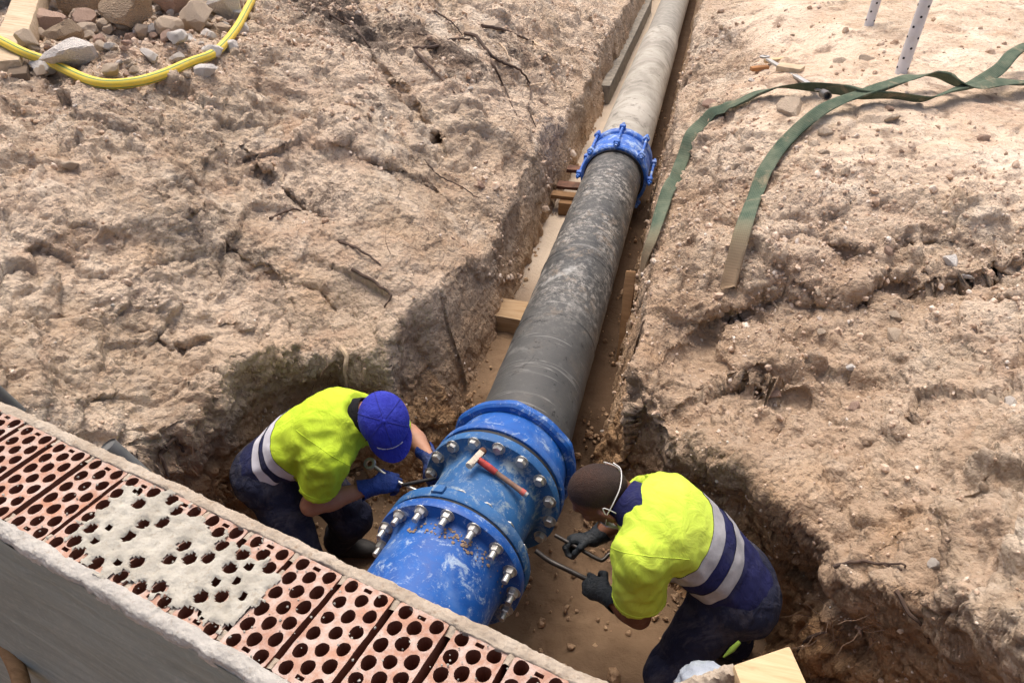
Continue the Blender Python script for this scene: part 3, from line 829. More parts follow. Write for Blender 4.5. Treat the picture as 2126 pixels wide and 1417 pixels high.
def brick(i, shrink=1.0):
    bm = bmesh.new(); nh = len(HOLES)
    s0 = S0 + i*PITCHB + rng.normal(0, .001); v0 = V_IN + rng.normal(0, .0012); dz = rng.normal(0, .0012)
    ew = BW + rng.normal(0, .001); ang = rng.normal(0, .006)
    def pt(a, b, z):
        a2 = a*math.cos(ang)-b*math.sin(ang); b2 = a*math.sin(ang)+b*math.cos(ang)
        return Vector(W(s0+a2, v0+b2, z+dz))
    loops = []
    ol = []
    c = .005
    for cx, cy, q0 in ((c, c, 180), (ew-c, c, 270), (ew-c, BL-c, 0), (c, BL-c, 90)):
        for q in (0, 45, 90): ol.append((cx+c*math.cos(R(q0+q)), cy+c*math.sin(R(q0+q))))
    # chipped outline: more points along the edges
    ol2 = []
    for a, b in zip(ol, ol[1:]+ol[:1]):
        L = math.hypot(b[0]-a[0], b[1]-a[1]); n = max(1, int(L/.014))
        for k in range(n):
            t = k/n; x = a[0]+(b[0]-a[0])*t; y = a[1]+(b[1]-a[1])*t
            j = .0018*float(perlin(np.array([[x*90+i*7.7, y*90, i*3.1]]))[0])
            ol2.append((x+j, y+j))
    loops.append(ol2)
    rows = 6; pr = (BL-.034)/(rows-1)
    cols = (.020, ew/2, ew-.020)
    for ci, x in enumerate(cols):
        if ci == 1:
            items = [(x, .0125, 's')] + [(x, .017 + pr*(k+.5), 'h') for k in range(rows-1)] + [(x, BL-.0125, 's')]
        else:
            items = [(x, .017 + pr*k + (.001 if ci else 0), 'h') for k in range(rows)]
        for hx, hy, kind in items:
            hx += rng.normal(0, .0008); hy += rng.normal(0, .0008)
            if kind == 's':
                l = [(hx-.0085, hy-.0042), (hx+.0085, hy-.0042), (hx+.009, hy+.001), (hx+.0085, hy+.0042), (hx-.0085, hy+.0042), (hx-.009, hy-.001)]
            else:
                r0 = .0152*shrink*rng.uniform(.94, 1.03); l = []
                ex = rng.uniform(.98, 1.10); ph = rng.uniform(0, 6)
                for k in range(16):
                    q = 2*math.pi*k/16
                    rr = r0*(1 + .035*math.sin(3*q+ph) + rng.normal(0, .018))
                    l.append((hx + rr*math.cos(q)*.93, hy + rr*math.sin(q)*ex))
                HOLES.append((s0+hx, v0+hy, r0))
            loops.append(l)
    edges = []; rings = []
    for l in loops:
        vs = [bm.verts.new(pt(x, y, 0)) for x, y in l]
        rings.append(vs)
        edges += [bm.edges.new((vs[k], vs[(k+1) % len(vs)])) for k in range(len(vs))]
    bmesh.ops.triangle_fill(bm, edges=edges, use_beauty=True, use_dissolve=False, normal=(0, 0, 1))
    def area(l): return abs(sum(a[0]*b[1]-b[0]*a[1] for a, b in zip(l, l[1:]+l[:1])))/2
    want = area(loops[0]) - sum(area(l) for l in loops[1:]); got = sum(f.calc_area() for f in bm.faces)
    if abs(got/want-1) > .01 and shrink > .8:
        bm.free(); del HOLES[nh:]
        return brick(i, shrink*.965)
    for vs, l in zip(rings, loops):
        low = [bm.verts.new(pt(x, y, -.115)) for x, y in l]
        for k in range(len(vs)):
            k2 = (k+1) % len(vs); bm.faces.new((vs[k], vs[k2], low[k2], low[k]))
    bmesh.ops.recalc_face_normals(bm, faces=bm.faces)
    if sum(f.normal.z*f.calc_area() for f in bm.faces if abs(f.normal.z) > .9) < 0:
        bmesh.ops.reverse_faces(bm, faces=bm.faces)
    me = bpy.data.meshes.new('brick'); bm.to_mesh(me); bm.free()
    link('brick', me, M['brick'], wall)
for i in range(-5, 17): brick(i)
# body of the wall under the top course, coated outside
def wall_box(name, s0, s1, v0, v1, z0, z1, mat, sub=0):
    b = MB(); c = W((s0+s1)/2, (v0+v1)/2, (z0+z1)/2)
    b.box(c, s1-s0, v1-v0, z1-z0, [WE1, WE2, np.array([0,0,1.])])
    return b.build(name, mat, wall, smooth=False)
wall_box('wall_core', -.63, 2.12, .004, .255, -1.8, -.098, plain('dark_clay', (.16,.065,.04), .95))
def strip(name, f_s, ns, prof, mat, seed, amp):
    pa_ = np.array(prof); prof = [tuple(q) for q in np.concatenate([pa_[i] + (pa_[i+1]-pa_[i])*np.array([[0], [1/3], [2/3]]) for i in range(len(pa_)-1)] + [pa_[-1:]])]
    """bumpy strip along the wall: prof(list of (v, z)), noise"""
    V = []
    for s in f_s:
        for j, (v, z) in enumerate(prof):
            V.append(W(s, v, z))
    V = np.array(V)
    q = V*17 + seed
    V[:, 2] += amp*(fbm(q, 5, .62) + .45*ridged(V*48+seed, 3, .6) - .35)
    V += WE2*(amp*1.1*fbm(q+50, 5, .62))[:, None]
    m = len(prof); i = (np.arange(len(f_s)-1)[:, None]*m + np.arange(m-1)[None]).ravel()
    F = np.c_[i, i+1, i+m+1, i+m]
    return link(name, mesh_np(name, V, F, True), mat, wall)
fs = np.arange(-.62, 1.75, .0042)
strip('outer_edge_mortar', fs, 0, [(-.014,-.30),(-.015,-.10),(-.015,-.03),(-.014,-.010),(-.011,-.001),(-.003,.0025),(.005,.003),(.011,.002),(.0155,.0005),(.018,-.010)], M['edge_mortar'], 3, .0042)
strip('inner_edge_mortar', fs, 0, [(.240,-.010),(.2425,.001),(.248,.002),(.254,.0025),(.260,.002),(.266,.0005),(.271,-.004),(.2735,-.014),(.2738,-.022),(.2725,-.034)], M['pale_edge'], 8, .0040)
# mortar stuck in the joints near the ends and filling some of them
def joints():
    b = MB()
    for i in range(-4, 17):
        s = S0 + i*PITCHB - (PITCHB-BW)/2
        for v0, v1, zz in ((.012, .038, -.002), (.218, .24, -.003)) + (((.06, .2, -.006),) if i in (5, 6, 7, 8) else ()):
            n = 8; V = []; F = []
            for a in range(n+1):
                for c_ in range(4):
                    p = W(s + (-.009+.006*c_), v0+(v1-v0)*a/n, zz + (0 if c_ in (1, 2) else -.004))
                    V.append(p)
            V = np.array(V); V[:, 2] += .004*fbm(V*70+i, 2)
            for a in range(n):
                for c_ in range(3): F.append([a*4+c_, a*4+c_+1, (a+1)*4+c_+1, (a+1)*4+c_])
            b.add(V, F)
    b.build('joint_mortar', M['edge_mortar'], wall)
joints()
wall_box('joint_bed', -.62, 2.1, .02, .245, -.099, -.032, plain('joint_clay', (.30,.16,.11), .95)) if False else None
def smear():
    poly = [(262,1000),(345,1018),(430,1085),(500,1120),(560,1165),(590,1200),(545,1250),(480,1300),(420,1290),(330,1240),(250,1215),(195,1195),(150,1150),(125,1120),(185,1062)]
    pl = np.array([[(P(u, v, WZ)-WO)@WE1, (P(u, v, WZ)-WO)@WE2] for u, v in poly])
    h = .0042
    S_, V_ = np.meshgrid(np.arange(.28, 1.12, h), np.arange(.014, .25, h))
    s, v = S_.ravel(), V_.ravel()
    d = np.full(len(s), 9.); ins = np.zeros(len(s), bool); q = np.c_[s, v]
    for i in range(len(pl)):
        a, b = pl[i], pl[(i+1) % len(pl)]; e = b-a; w = q-a
        t = np.clip((w@e)/(e@e), 0, 1); d = np.minimum(d, np.linalg.norm(w-t[:, None]*e, axis=1))
        ins ^= (((a[1] <= v) & (b[1] > v)) | ((b[1] <= v) & (a[1] > v))) & (s < a[0]+(v-a[1])/(b[1]-a[1])*e[0])
    d = np.where(ins, d, -d) - .004
    p3 = np.c_[s*42, v*42, 0*s]
    mask = d + .034*fbm(p3*.7, 5, .6)
    depth = d.copy(); r = np.random.default_rng(2)
    sink = np.zeros(len(s))
    for hs, hv, hr in HOLES:
        dd = np.hypot(s-hs, v-hv)
        near = dd < .022
        if not near.any(): continue
        cd = depth[near].mean()
        opn = 1.0 if r.random() < np.clip(1.15-cd/.055, .30, 1) else r.uniform(0, .55)
        rr = hr*(.35+.65*opn) + .004*fbm(p3[near]*1.6, 2)
        mask[near] = np.minimum(mask[near], (dd[near]-rr)*1.0 + (.004 if opn < .35 else 0))
        sink[near] += (.0055 if opn > .5 else .0016)*sstep(hr*1.2, hr*.3, dd[near])
    z = .0022 + .0035*sstep(0, .03, mask) + .0026*fbm(p3*.35, 4) + .0016*ridged(np.c_[s*25, v*80, 0*s], 3) - sink - .006*sstep(.004, -.006, mask)
    V = np.array([WO]) + s[:, None]*WE1 + v[:, None]*WE2; V[:, 2] = WZ + z
    nx = S_.shape[1]; i = (np.arange(nx-1)[None] + np.arange(S_.shape[0]-1)[:, None]*nx).ravel()
    F = np.c_[i, i+nx, i+nx+1, i+1]; F = F[(mask[F] > -.0035).all(1)]
    used = np.unique(F); rm = np.full(len(V), -1); rm[used] = np.arange(len(used))
    link('mortar_smear', mesh_np('mortar_smear', V[used], rm[F], True), M['mortar'], wall)
smear()
def hole_crumbs():
    b = MB(); r = np.random.default_rng(9)
    for hs, hv, hr in HOLES:
        if r.random() > .0: continue
        for k in range(r.integers(1, 4)):
            bm = bmesh.new(); bmesh.ops.create_icosphere(bm, subdivisions=1, radius=1)
            sz = r.uniform(.003, .0085); a = r.uniform(0, 6.28); q = hr*r.uniform(.2, .85); c = W(hs+q*math.cos(a), hv+q*math.sin(a), -r.uniform(.004, .03))
            b.add([c + np.array(v.co)*sz*r.uniform(.6, 1.2) for v in bm.verts], [[v.index for v in f.verts] for f in bm.faces]); bm.free()
    for k in range(260):
        bm = bmesh.new(); bmesh.ops.create_icosphere(bm, subdivisions=1, radius=1)
        sz = r.uniform(.0012, .0035); c = W(r.uniform(-.1, 1.7), r.uniform(.01, .25), .001)
        b.add([c + np.array(v.co)*sz*r.uniform(.6, 1.2) for v in bm.verts], [[v.index for v in f.verts] for f in bm.faces]); bm.free()
    tag(b.build('mortar_crumbs', M['mortar'], wall, smooth=False), kind='stuff')
hole_crumbs()
# grey cement face towards the camera
def render_face():
    s = np.arange(-.62, 2.1, .02); z = np.r_[np.arange(-.018, -.1, -.008), np.arange(-.1, -1.8, -.03)]
    S_, Z_ = np.meshgrid(s, z); S_, Z_ = S_.ravel(), Z_.ravel()
    p3 = np.c_[S_*3, Z_*3, 0*S_]
    off = .273 + .006*fbm(p3, 3) + .003*fbm(p3*8, 3)
    V = WO + S_[:, None]*WE1 + off[:, None]*WE2; V[:, 2] = WZ + Z_
    nx = len(s); i = (np.arange(nx-1)[None] + np.arange(len(z)-1)[:, None]*nx).ravel()
    link('cement_face', mesh_np('cement_face', V, np.c_[i, i+nx, i+nx+1, i+1], True), M['render'], wall)
render_face()

# ------------------------------------------------------------------ pipes
def _pipe():
    k = NT('weathered_dark_pipe')
    st = k.noise(3.5, 7, .7, vec=k.mapping((1,1,1)), dist=.35)
    c = k.ramp(st, [(.28, (.020,.021,.022)), (.46, (.042,.044,.043)), (.60, (.070,.071,.068)), (.75, (.13,.128,.118))])
    c = k.mix(k.ramp(k.noise(34, 8, .82, dist=.2), [(.58, 0), (.66, .55)]), c, (.34,.33,.30))
    # thick dust spots on the far half
    sp = k.n('ShaderNodeSeparateXYZ'); k.put(sp.inputs[0], k.co)
    far = k.ramp(k.math('MULTIPLY', sp.outputs[1], .1), [(.06, 0), (.16, 1), (.30, 1), (.34, .9)])
    spots = k.math('MULTIPLY', k.ramp(k.noise(24, 10, .86, dist=.2), [(.49, 0), (.58, 1)]), k.ramp(k.noise(3.2, 4, .6), [(.40, .15), (.56, 1)]))
    c = k.mix(k.math('MULTIPLY', k.math('MULTIPLY', spots, far), .8), c, (.50,.47,.42))
    c = k.mix(k.ramp(k.noise(2.6, 7, .75, dist=.4), [(.58, 0), (.68, .8)]), c, (.36,.36,.34))
    c = k.mix(k.ramp(k.math('MULTIPLY', sp.outputs[1], .1), [(.06, .75), (.13, 0)]), c, k.mix(k.noise(7, 6, .7), (.042,.043,.042), (.082,.083,.079)))
    c = k.mix(k.ramp(k.noise(9, 6, .75, dist=1.4), [(.60, 0), (.635, .9)]), c, (.014,.014,.014))      # tar
    mud = k.ramp(k.noise(6.5, 9, .82, dist=.3), [(.54, 0), (.63, .9)])
    c = k.mix(k.math('MULTIPLY', mud, k.ramp(k.math('MULTIPLY', sp.outputs[1], .1), [(.08, .15), (.15, 1), (.30, 1), (.36, .4)])), c, (.20,.155,.11))
    c = k.mix(k.ramp(k.noise(2.4, 3, .5, vec=k.mapping((.6,9,.6)), dist=.1), [(.62, 0), (.64, .30), (.66, 0)]), c, (.42,.41,.38))
    return k.done(c, k.ramp(st, [(.3, .42), (.7, .72)]), k.bump(k.noise(40, 6, .7), .35, .006), spec=.35)
M['pipe'] = _pipe()
def _pale():
    k = NT('dusty_pale_pipe')
    st = k.noise(3, 6, .65, dist=.8)
    c = k.ramp(st, [(.30, (.21,.195,.165)), (.5, (.36,.34,.295)), (.7, (.48,.455,.40))])
    c = k.mix(k.ramp(k.noise(6, 9, .8, dist=.3), [(.55, 0), (.64, .8)]), c, (.12,.11,.095))
    return k.done(c, .9, k.bump(k.noise(40, 6, .7), .4, .008), spec=.2)
M['pale_pipe'] = _pale()
def _paint(name, a, b, scuff=(.42,.50,.62), amt=.58, rough=.42):
    k = NT(name)
    n1 = k.noise(6, 6, .68, dist=.9)
    c = k.mix(k.ramp(n1, [(.3, 0), (.7, 1)]), a, b)
    sc = k.ramp(k.noise(13, 10, .82, dist=.5), [(amt-.025, 0), (amt+.07, .85)])
    sc2 = k.ramp(k.noise(52, 7, .82, dist=.3), [(.60, 0), (.70, .75)])
    c = k.mix(k.ramp(k.noise(4.5, 5, .6, dist=.6), [(.5, 0), (.68, .2)]), c, scuff)
    c = k.mix(sc, c, scuff); c = k.mix(sc2, c, (.62,.66,.70))
    c = k.mix(k.ramp(k.noise(5, 7, .7), [(.665, 0), (.72, .8)]), c, (.34,.24,.16))
    return k.done(c, k.ramp(n1, [(.3, rough), (.7, rough+.3)]), k.bump(k.noise(60, 5, .7), .15, .004), spec=.45)
M['blue'] = _paint('scuffed_blue_enamel', (.003,.053,.26), (.005,.105,.41), (.34,.44,.56), .565)
M['bright_blue'] = _paint('bright_blue_enamel', (.010,.075,.36), (.02,.14,.55), (.40,.52,.66), .53)
M['teal'] = _paint('dusty_teal_paint', (.008,.068,.21), (.02,.125,.33), (.26,.33,.37), .54, .55)
M['galv'] = plain('galvanised_steel', (.50,.50,.48), .42, .75, .25, 30, .1)
M['steel'] = plain('worn_steel', (.20,.19,.18), .42, .8, .3, 30, .1)
M['dark_steel'] = plain('oily_dark_steel', (.06,.055,.05), .36, .75, .4)
M['rust'] = plain('rusty_steel', (.13,.06,.035), .8, .2, .5)
M['rubber'] = plain('black_rubber', (.012,.012,.013), .7)
def wood(name, a, b, sc=1.0, rot=(0,0,0), stretch=(1,12,12)):
    k = NT(name)
    g = k.noise(5*sc, 7, .62, vec=k.mapping(stretch, rot), dist=.7)
    c = k.mix(k.ramp(g, [(.3, 0), (.7, 1)]), a, b)
    c = k.mix(k.ramp(k.noise(9, 5, .65), [(.55, 0), (.72, .55)]), c, [x*.55 for x in a])
    return k.done(c, .85, k.bump(g, .35, .006), spec=.2)

RP_ = .225
dark = thing('dark_water_pipe', 'dark grey dust-streaked pipe running up the trench from the blue flange collar', 'pipe', (0, 2.3, -RP_))
nz = 200; prof = [(t, RP_ + .0012*math.sin(t*23)) for t in np.linspace(0, 3.75, 60)]
MB().lathe((0, 2.3, 0), (0, 1, 0), prof, 96).build('pipe_wall', M['pipe'], dark, ang=60)
for y, w in ((3.98, .008), (4.03, .007), (3.28, .009)):
    MB().lathe((0, y, 0), (0, 1, 0), [(-w, .2245), (-w*.6, .2265), (0, .2285), (w*.6, .2265), (w, .2245)], 96).build('weld_seam', M['pipe'], dark)
pale = thing('pale_water_pipe', 'pale dust-coated pipe beyond the far blue coupling', 'pipe', (0, 5.8, -RP_))
MB().lathe((0, 6.06, 0), (0, 1, 0), [(0, .10), (0, .228)] + [(t, .228) for t in np.linspace(.1, 4.1, 20)] + [(4.16, .225), (4.18, .20)], 80).build('pipe_wall', M['pale_pipe'], pale, ang=60)
grey = thing('grey_water_pipe', 'darker grey pipe at the far end of the trench', 'pipe', (0, 10.2, -RP_))
MB().lathe((0, 10.16, 0), (0, 1, 0), [(t, .212) for t in np.linspace(0, 6, 20)], 64).build('pipe_wall', plain('grey_pipe', (.26,.245,.21), .85), grey)

def bolt(b_head, b_shank, b_wash, o, a, r=.0155, h=.016, stick=.0, shank=.009):
    """hex head/nut on a face at o with outward axis a; stick = free thread beyond nut"""
    o = np.asarray(o); a = nrm(a)
    b_wash.lathe(o, a, [(0, .001), (0, r*1.35), (.003, r*1.35), (.003, .001)], 14)
    e = nrm(np.cross(a, [.3, .1, .9])); f = np.cross(e, a); q0 = random.uniform(0, 1)
    V = []
    for t, s in ((.003, 1), (.003+h*.8, 1), (.003+h, .86)):
        for k in range(6):
            q = q0 + math.pi*k/3; V.append(o + a*t + s*r*(e*math.cos(q) + f*math.sin(q)))
    F = [[k, (k+1) % 6, 6+(k+1) % 6, 6+k] for k in range(6)] + [[6+k, 6+(k+1) % 6, 12+(k+1) % 6, 12+k] for k in range(6)] + [[12+k for k in range(6)]]
    b_head.add(V, F)
    if stick: b_shank.lathe(o+a*h, a, [(0, shank), (stick-.003, shank), (stick, shank*.8), (stick, .0005)], 10)

BO = np.array([-.008, 2.41, 0.0]); BA = nrm([-.082, -.652, .05])
BE = nrm(np.cross(BA, [0, 0, 1])); BF = np.cross(BE, BA)
if BF[2] < 0: BF = -BF
def ring_pt(t, r, q): return BO + BA*t + r*(BE*math.cos(q) + BF*math.sin(q))
# --- collar (flange adaptor) over the dark pipe
col = thing('flange_collar', 'bright blue collar with an angular rim gripping the near end of the dark pipe', 'pipe fitting', BO + np.array([0, -.1, -.3]))
def hexrim():
    n = 96; V = []; F = []
    prof = [(-.015,.228),(-.020,.275),(-.006,.295),(.022,.296),(.034,.285),(.036,.262)]
    for t, r in prof:
        for k in range(n):
            q = 2*math.pi*k/n
            x = (q*6/(2*math.pi)) % 1
            fac = 1 + .035*max(0, 1-abs(x-.5)/.22) - .008
            V.append(ring_pt(t, r*(fac if r > .27 else 1), q))
    for i in range(len(prof)-1):
        for k in range(n): F.append([i*n+k, i*n+(k+1) % n, (i+1)*n+(k+1) % n, (i+1)*n+k])
    MB().add(V, F).build('collar_rim', M['blue'], col)
hexrim()
MB().lathe(BO, BA, [(.030,.258),(.05,.262),(.10,.270),(.145,.276),(.16,.279),(.17,.292),(.178,.298),(.205,.300),(.212,.296),(.214,.26)], 96).build('collar_sleeve', M['blue'], col)
MB().lathe(BO, BA, [(-.03,.224),(-.028,.246),(-.012,.250),(-.010,.228)], 96).build('gasket', M['rubber'], col)
# --- valve body / dismantling joint between the flanges
val = thing('flanged_joint', 'dusty teal flanged joint body between the collar and the blue spool', 'pipe fitting', BO + BA*.45 + np.array([0, 0, -.3]))
MB().lathe(BO, BA, [(.214,.255),(.232,.262),(.234,.285),(.242,.297),(.250,.300),(.284,.300),(.289,.297),(.2902,.293),(.2905,.240),(.296,.232),(.32,.222),(.36,.217),(.46,.216),(.54,.218),(.58,.224),(.598,.234),(.602,.242),(.6025,.292),(.604,.297),(.609,.300),(.650,.300),(.655,.296),(.655,.24)], 112).build('joint_body', M['teal'], val)
MB().lathe(BO, BA, [(.214,.27),(.216,.288),(.234,.288),(.234,.27)], 96).build('gasket', M['rubber'], val)
MB().lathe(BO, BA, [(.654,.26),(.656,.291),(.667,.291),(.667,.26)], 96).build('gasket', M['rubber'], val)
for k in range(16):      # bolt heads on the far flange, seen on its near face
    q = 2*math.pi*(k+.35)/16
    if math.sin(q) < -.75: continue
    h_, s_, w_ = MB(), MB(), MB()
    o = ring_pt(.2905, .274, q)
    bolt(h_, s_, w_, o, BA, .0215, .019)
    bo = h_.build('bolt_head', M['galv'], val, smooth=False); w_.build('washer', M['galv'], bo, smooth=False)
for k in range(16):      # heads behind the teal flange
    q = 2*math.pi*(k+.1)/16
    if math.sin(q) < -.5: continue
    h_, s_, w_ = MB(), MB(), MB()
    bolt(h_, s_, w_, ring_pt(.6025, .272, q), -BA, .0205, .014)
    bo = h_.build('bolt_head', M['galv'], val, smooth=False); w_.build('washer', M['galv'], bo, smooth=False)
# lug on the flange rims
MB().box(ring_pt(.625, .302, 1.35), .05, .04, .018, [nrm(np.cross(BA, ring_pt(.625, 1, 1.35)-ring_pt(.625, 0, 1.35))), BA, nrm(ring_pt(.625, 1, 1.35)-ring_pt(.625, 0, 1.35))]).build('casting_mark', M['teal'], val, bevel=.006)
# --- blue spool in front
spo = thing('blue_spool_pipe', 'large scuffed blue pipe in front, its flange ringed with bolts', 'pipe', BO + BA*1.0 + np.array([0, 0, -.3]))
MB().lathe(BO, BA, [(.668,.24),(.669,.296),(.674,.300),(.706,.300),(.711,.298),(.7122,.294),(.7125,.250),(.718,.2435),(.735,.2385),(.76,.2365),(1.1,.236),(1.8,.236)], 112).build('pipe_wall', M['blue'], spo)
for k in range(16):
    q = 2*math.pi*(k+.1)/16
    if math.sin(q) < -.72: continue
    h_, s_, w_ = MB(), MB(), MB()
    bolt(h_, s_, w_, ring_pt(.7125, .273, q), BA, .0205, .022, stick=random.uniform(.026, .040), shank=.0125)
    nu = h_.build('nut', M['galv'], spo, smooth=False); s_.build('bolt_shank', M['galv'], nu, smooth=True); w_.build('washer', M['galv'], nu, smooth=False)
# mud on the weld neck: lumps
def mud():
    b = MB()
    for k in range(90):
        q = rng.normal(1.85, .40); t = rng.uniform(.73, .79)
        o = ring_pt(t, .239, q); s = rng.uniform(.002, .008)
        bm = bmesh.new(); bmesh.ops.create_icosphere(bm, subdivisions=1, radius=s)
        nn = nrm(o - (BO+BA*t))
        V = [np.array(v.co)*rng.uniform(.7, 1.3) for v in bm.verts]; V = [o + v - nn*(v@nn)*.7 for v in V]
        b.add(V, [[v.index for v in f.verts] for f in bm.faces]); bm.free()
    tag(b.build('dried_mud', plain('dried_mud', (.25,.18,.125), .95), spo), kind='stuff')
mud()
# --- far coupling
fc = thing('far_pipe_coupling', 'bright blue bolted coupling joining the dark pipe to the pale pipe', 'pipe fitting', (0, 5.75, -.3))
FO = np.array([.005, 5.70, .0])
def fpt(t, r, q): return FO + np.array([r*math.cos(q), t*1.3, r*math.sin(q)])
MB().lathe(FO, (0,1,0), [(t*1.3, r) for t, r in [(-.005,.229),(-.008,.258),(0,.268),(.045,.270),(.055,.262),(.058,.245),(.065,.238)]], 80).build('clamp_ring', M['bright_blue'], fc)
MB().lathe(FO, (0,1,0), [(t*1.3, r) for t, r in [(.062,.237),(.075,.252),(.12,.262),(.22,.262),(.255,.252),(.27,.237)]], 80).build('sleeve', M['bright_blue'], fc)
MB().lathe(FO, (0,1,0), [(t*1.3, r) for t, r in [(.268,.238),(.275,.262),(.285,.270),(.325,.270),(.338,.258),(.34,.230)]], 80).build('clamp_ring', M['bright_blue'], fc)
MB().lathe(FO, (0,1,0), [(t*1.3, r) for t, r in [(-.018,.226),(-.016,.24),(-.006,.242),(-.004,.228)]], 64).build('gasket', M['rubber'], fc)
for k in range(8):
    q = math.pi/2 + 2*math.pi*k/8
    if math.sin(q) < -.8: continue
    rad = np.array([math.cos(q), 0, math.sin(q)]); tan = np.array([-math.sin(q), 0, math.cos(q)]); yv = np.array([0,1.,0])
    for t in (.022, .305):
        lug = MB().box(fpt(t, .282, q), .052, .05, .052, [tan, yv, rad]).build('lug', M['bright_blue'], fc, bevel=.014, seg=3)
    h_ = MB(); h_.tube([fpt(-.045, .287, q), fpt(.375, .287, q)], .0105, 8)
    rod = h_.build('tie_bolt', M['bright_blue'], fc)
    h_, s_, w_ = MB(), MB(), MB(); bolt(h_, s_, w_, fpt(-.006, .287, q), -yv, .019, .022)
    h_.build('nut', M['bright_blue'], rod, smooth=False)
    h_, s_, w_ = MB(), MB(), MB(); bolt(h_, s_, w_, fpt(.333, .287, q), yv, .019, .022)
    h_.build('nut', M['bright_blue'], rod, smooth=False)

# ------------------------------------------------------------------ timbers and supports
M['old_wood'] = wood('weathered_timber', (.40,.30,.19), (.64,.52,.37), .8)
M['fresh_wood'] = wood('sawn_timber', (.46,.33,.18), (.64,.49,.30), 1.0, (0, 0, R(60)))
M['block_wood'] = wood('dusty_block_wood', (.27,.17,.085), (.43,.31,.19), .9)
M['brown_wood'] = wood('wet_brown_timber', (.17,.095,.045), (.30,.18,.09), 1.0)
def beam(name, a, b, w, h, mat, up=(0,0,1), label=None, cat=None, parent=None, bevel=.006, warp=.004):
    a = np.asarray(a, float); b = np.asarray(b, float); x = nrm(b-a); y = nrm(np.cross(up, x)); z = np.cross(x, y)
    L = np.linalg.norm(b-a); n = max(2, int(L/.08)); V = []; F = []
    for i in range(n+1):
        c = a + (b-a)*i/n
        for sy, sz in ((-1,-1),(1,-1),(1,1),(-1,1)):
            V.append(c + y*sy*w/2 + z*sz*h/2 + rng.normal(0, warp, 3)*(.5 if 0 < i < n else .3))
    for i in range(n):
        for k in range(4): F.append([i*4+k, i*4+(k+1) % 4, (i+1)*4+(k+1) % 4, (i+1)*4+k])
    F += [[3,2,1,0], [n*4+k for k in range(4)]]
    o = MB().add(V, F).build(name, mat, parent, bevel=bevel, seg=2, ang=35)
    if label: tag(o, label, cat)
    return o
beam('support_block', P(1028,652,-.27), P(1150,672,-.27), .22, .13, M['block_wood'], label='sawn timber block wedged under the left side of the dark pipe', cat='timber')
beam('upright_board', (.345, 3.72, -.36), (.33, 3.98, .14), .10, .06, M['brown_wood'], up=(1,0,0), label='brown board standing between the dark pipe and the right trench side', cat='board')
beam('cross_board', (-.50, 5.72, -.20), (.2, 5.72, -.20), .10, .035, M['brown_wood'], label='lowest dark board under the far coupling', cat='board')
beam('cross_board', (-.48, 5.86, -.17), (.2, 5.86, -.17), .11, .03, M['rust'], label='middle rusty plank under the far coupling', cat='board')
beam('cross_board', (-.44, 6.1, -.12), (.2, 6.1, -.12), .10, .035, M['rust'], label='topmost rusty plank under the far coupling', cat='board')
beam('support_block', (-.42, 5.66, -.27), (-.2, 5.66, -.27), .12, .11, M['brown_wood'], label='reddish brown block under the boards of the far coupling', cat='timber')
# post leaning in at the upper left
pa = P(92, -72, 1.45); pb = P(14, 150, 1.20)
beam('timber_post', pa, pb, .17, .13, M['old_wood'], label='thick squared timber post leaning in at the upper left corner', cat='timber', bevel=.018)
beam('timber_stake', P(50, 88, 1.25), P(40, 168, 1.17), .10, .08, plain('grey_brown_wood', (.15,.11,.075), .9), label='short dark wedge of timber under the foot of the leaning post', cat='timber', bevel=.01)
# concrete kerb beside the far pipe
kp = MB(); kp.box((-.47, 11.2, -.36), .11, 5.2, .5)
tag(kp.build('concrete_kerb', plain('old_concrete', (.23,.205,.165), .9, var=.4), bevel=.015), 'grey concrete slab edge standing along the left of the far pipe', 'concrete slab')
